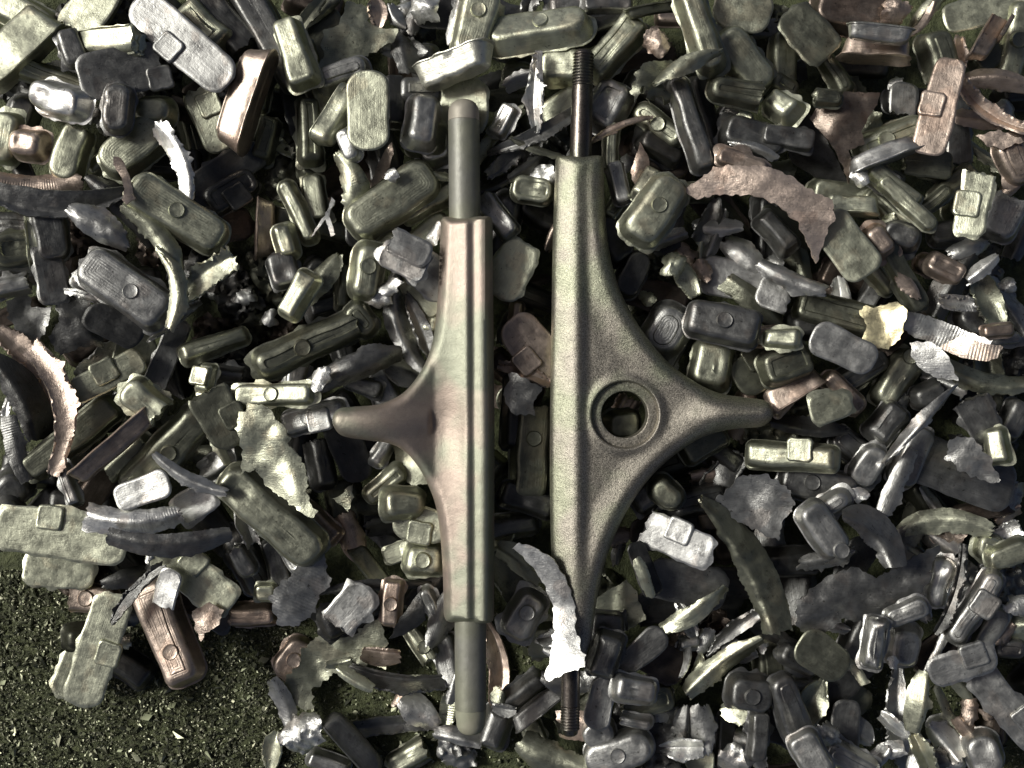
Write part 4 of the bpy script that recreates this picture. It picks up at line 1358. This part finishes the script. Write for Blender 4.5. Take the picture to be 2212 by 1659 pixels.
ZA = float(np.percentile(ha, 88)) + 34; ZB = float(np.percentile(hb, 88)) + 34; ZB = max(ZB, ZA + 6); print('Z', ZA, ZB)
# pieces that would poke through a hanger are pushed down under it
def push_down():
    polyA = np.array([(945, 460), (1075, 460), (1075, 1350), (945, 1350), (940, 1060), (860, 960), (725, 950), (725, 865), (860, 860), (930, 760)], float)
    rodsA = [np.array([(965, 205), (1040, 205), (1040, 470), (965, 470)], float), np.array([(980, 1340), (1055, 1340), (1055, 1600), (980, 1600)], float)]
    polyB = np.array([(1185, 330), (1310, 330), (1320, 560), (1400, 735), (1500, 825), (1670, 855), (1670, 930), (1500, 955), (1385, 1060), (1300, 1240), (1270, 1440), (1200, 1440)], float)
    rodsB = [np.array([(1225, 100), (1290, 100), (1290, 335), (1225, 335)], float), np.array([(1205, 1430), (1260, 1430), (1260, 1595), (1205, 1595)], float)]
    n = 0
    for rec in PLACED:
        W3 = rec['V'] @ np.array(rec['rot']).T + np.array(rec['loc'])
        f = D / (D - W3[:, 2]); P = np.stack([W3[:, 0] * f + PW / 2, PH / 2 - W3[:, 1] * f], 1)
        worst = 0
        for polys, z0, hh in (([polyA], ZA, 30), (rodsA, ZA, 30), ([polyB], ZB, 26), (rodsB, ZB, 22)):
            for pl in polys:
                if P[:, 0].max() < pl[:, 0].min() or P[:, 0].min() > pl[:, 0].max() or P[:, 1].max() < pl[:, 1].min() or P[:, 1].min() > pl[:, 1].max(): continue
                ins, d = inside_dist(P, pl)
                m_ = ins
                if m_.any(): worst = max(worst, W3[m_, 2].max() - (z0 - hh))
        if worst > 0:
            n += 1; l = rec['loc']; nz = l[2] - worst
            px, py = rec['it']['x'], rec['it']['y']; x, y = scr(px, py, nz)
            rec['loc'] = (x, y, nz)
            for p in rec.get('parts', []): p['loc'] = (p['loc'][0], p['loc'][1], p['loc'][2] - worst)
    print('pushed', n)
push_down()
# ------------------------------------------------------------------ rebuild the height map, drop what nobody can see
HM[:] = 0; ID[:] = -1
for rec in PLACED:
    W3 = rec['V'] @ np.array(rec['rot']).T + np.array(rec['loc']); f = D / (D - W3[:, 2])
    Q = np.c_[W3[:, 0] * f, W3[:, 1] * f, W3[:, 2]]
    u, lo, hi = env(Q); commit(u, hi, 0, rec['idn'])
polys = []
rootA, WA = small_hanger(ZA); rootB, WB = big_hanger(ZB)
for WV, i_ in ((WA, 9001), (WB, 9002)):
    f = D / (D - WV[:, 2]); Q = np.c_[WV[:, 0] * f, WV[:, 1] * f, WV[:, 2]]
    u, lo, hi = env(Q); commit(u, hi, 0, i_)
for i in order:
    if ITEMS[i]['l'] >= 9:
        # lies on the big hanger; the height map is in picture coordinates here, close enough for a rest height
        it = ITEMS[i]; rec = build(it, idn); idn += 1
        rec['loc'] = (*scr(it['x'], it['y'], ZB + 44), ZB + 44); recs[i] = rec
inx0, inx1 = int((-PW / 2 - GX0) / CELL), int((PW / 2 - GX0) / CELL); iny0, iny1 = int((-PH / 2 - GY0) / CELL), int((PH / 2 - GY0) / CELL)
ids, cnt = np.unique(ID[inx0:inx1, iny0:iny1], return_counts=True); VIS = dict(zip(ids.tolist(), cnt.tolist()))
keep = []
for rec in PLACED:
    v = VIS.get(rec['idn'], 0)
    if rec['fill'] and v < (5 if rec.get('crumb') else 8): continue
    if not rec['fill'] and v < 3: continue
    rec['vis'] = v; keep.append(rec)
print('kept', len(keep), 'of', len(PLACED))
PLACED = keep

# ------------------------------------------------------------------ labels
TN = {'w': 'bright', 'l': 'pale', 'm': 'mid-toned', 'd': 'dark', 'k': 'nearly black'}
HN = {'n': 'grey', 'o': 'olive', 'p': 'brownish', 'y': 'golden', 'w': 'cream'}
marks = [(r['it']['x'], r['it']['y'], r['it']['short'], r['idn']) for r in PLACED if r['it'].get('short')]
marks += [(1001, 240, "small hanger's upper rod tip", -1), (1016, 1570, "small hanger's lower rod tip", -1), (1262, 130, "threaded rod end at the top", -1), (1232, 1560, "threaded rod end at the bottom", -1), (1347, 895, "hole in the big hanger", -1), (735, 908, "small hanger's arm tip", -1), (1660, 890, "big hanger's arm tip", -1)]
def kindword(rec):
    it = rec['it']; o = it['o']; k = rec['kn']; L, W = it['L'], it['W']
    lead = 'rounded slug' if k == 'round' else 'flat plate' if k == 'flat' else 'slug on edge' if k == 'edge' else ('ribbed shard' if 'r' in o else 'curved shard') if k == 'C' else 'torn sheet' if k == 'T' else 'crumpled scrap'
    ex = ''
    if 'b' in o: ex = ' with button'
    elif 't' in o: ex = ' with tab'
    sz = 'small ' if L < 75 else 'long ' if L > 165 else ''
    return sz + TN[it['code'][0] if it['code'][0] in TN else 'm'] + ' ' + HN.get(it['code'][1], 'grey') + ' ' + lead + ex
def direction(dx, dy):
    a = math.degrees(math.atan2(-dy, dx)) % 360
    return ('right of', 'up right of', 'above', 'up left of', 'left of', 'down left of', 'below', 'down right of')[int((a + 22.5) // 45) % 8]
used = set(); 
for rec in PLACED:
    if rec['it'].get('label'): rec['label'] = rec['it']['label']; used.add(rec['label'])
for rec in PLACED:
    if rec['it'].get('label'): continue
    x, y = rec['it']['x'], rec['it']['y']; kw = kindword(rec)
    if rec['fill'] and not rec.get('crumb'): kw = kw + ' deep down'
    near = sorted(marks, key=lambda m_: math.hypot(m_[0] - x, m_[1] - y))
    lab = None
    for m_ in near[:6]:
        if m_[3] == rec['idn']: continue
        dd = math.hypot(m_[0] - x, m_[1] - y)
        pre = 'just ' if dd < 85 else '' if dd < 190 else 'well '
        t = f"{kw}, {pre}{direction(x - m_[0], y - m_[1])} the {m_[2]}"
        if len(t.split()) > 16: t = f"{kw}, {direction(x - m_[0], y - m_[1])} the {m_[2]}"
        if len(t.split()) > 16: t = t.replace(' deep down', '').replace(' with button', '').replace(' with tab', '')
        if len(t.split()) > 16: continue
        if t not in used: lab = t; break
    if lab is None: lab = kw + f", between the {near[0][2].split(' at ')[0]} and the {near[1][2].split(' at ')[0]}"
    rec['label'] = lab; used.add(lab)
for rec in PLACED: realise(rec)
from collections import Counter
print(Counter(r['name'] for r in PLACED), 'dup labels', [l for l, c in Counter(r['label'] for r in PLACED).items() if c > 1][:5], 'longest', max(len(r['label'].split()) for r in PLACED))
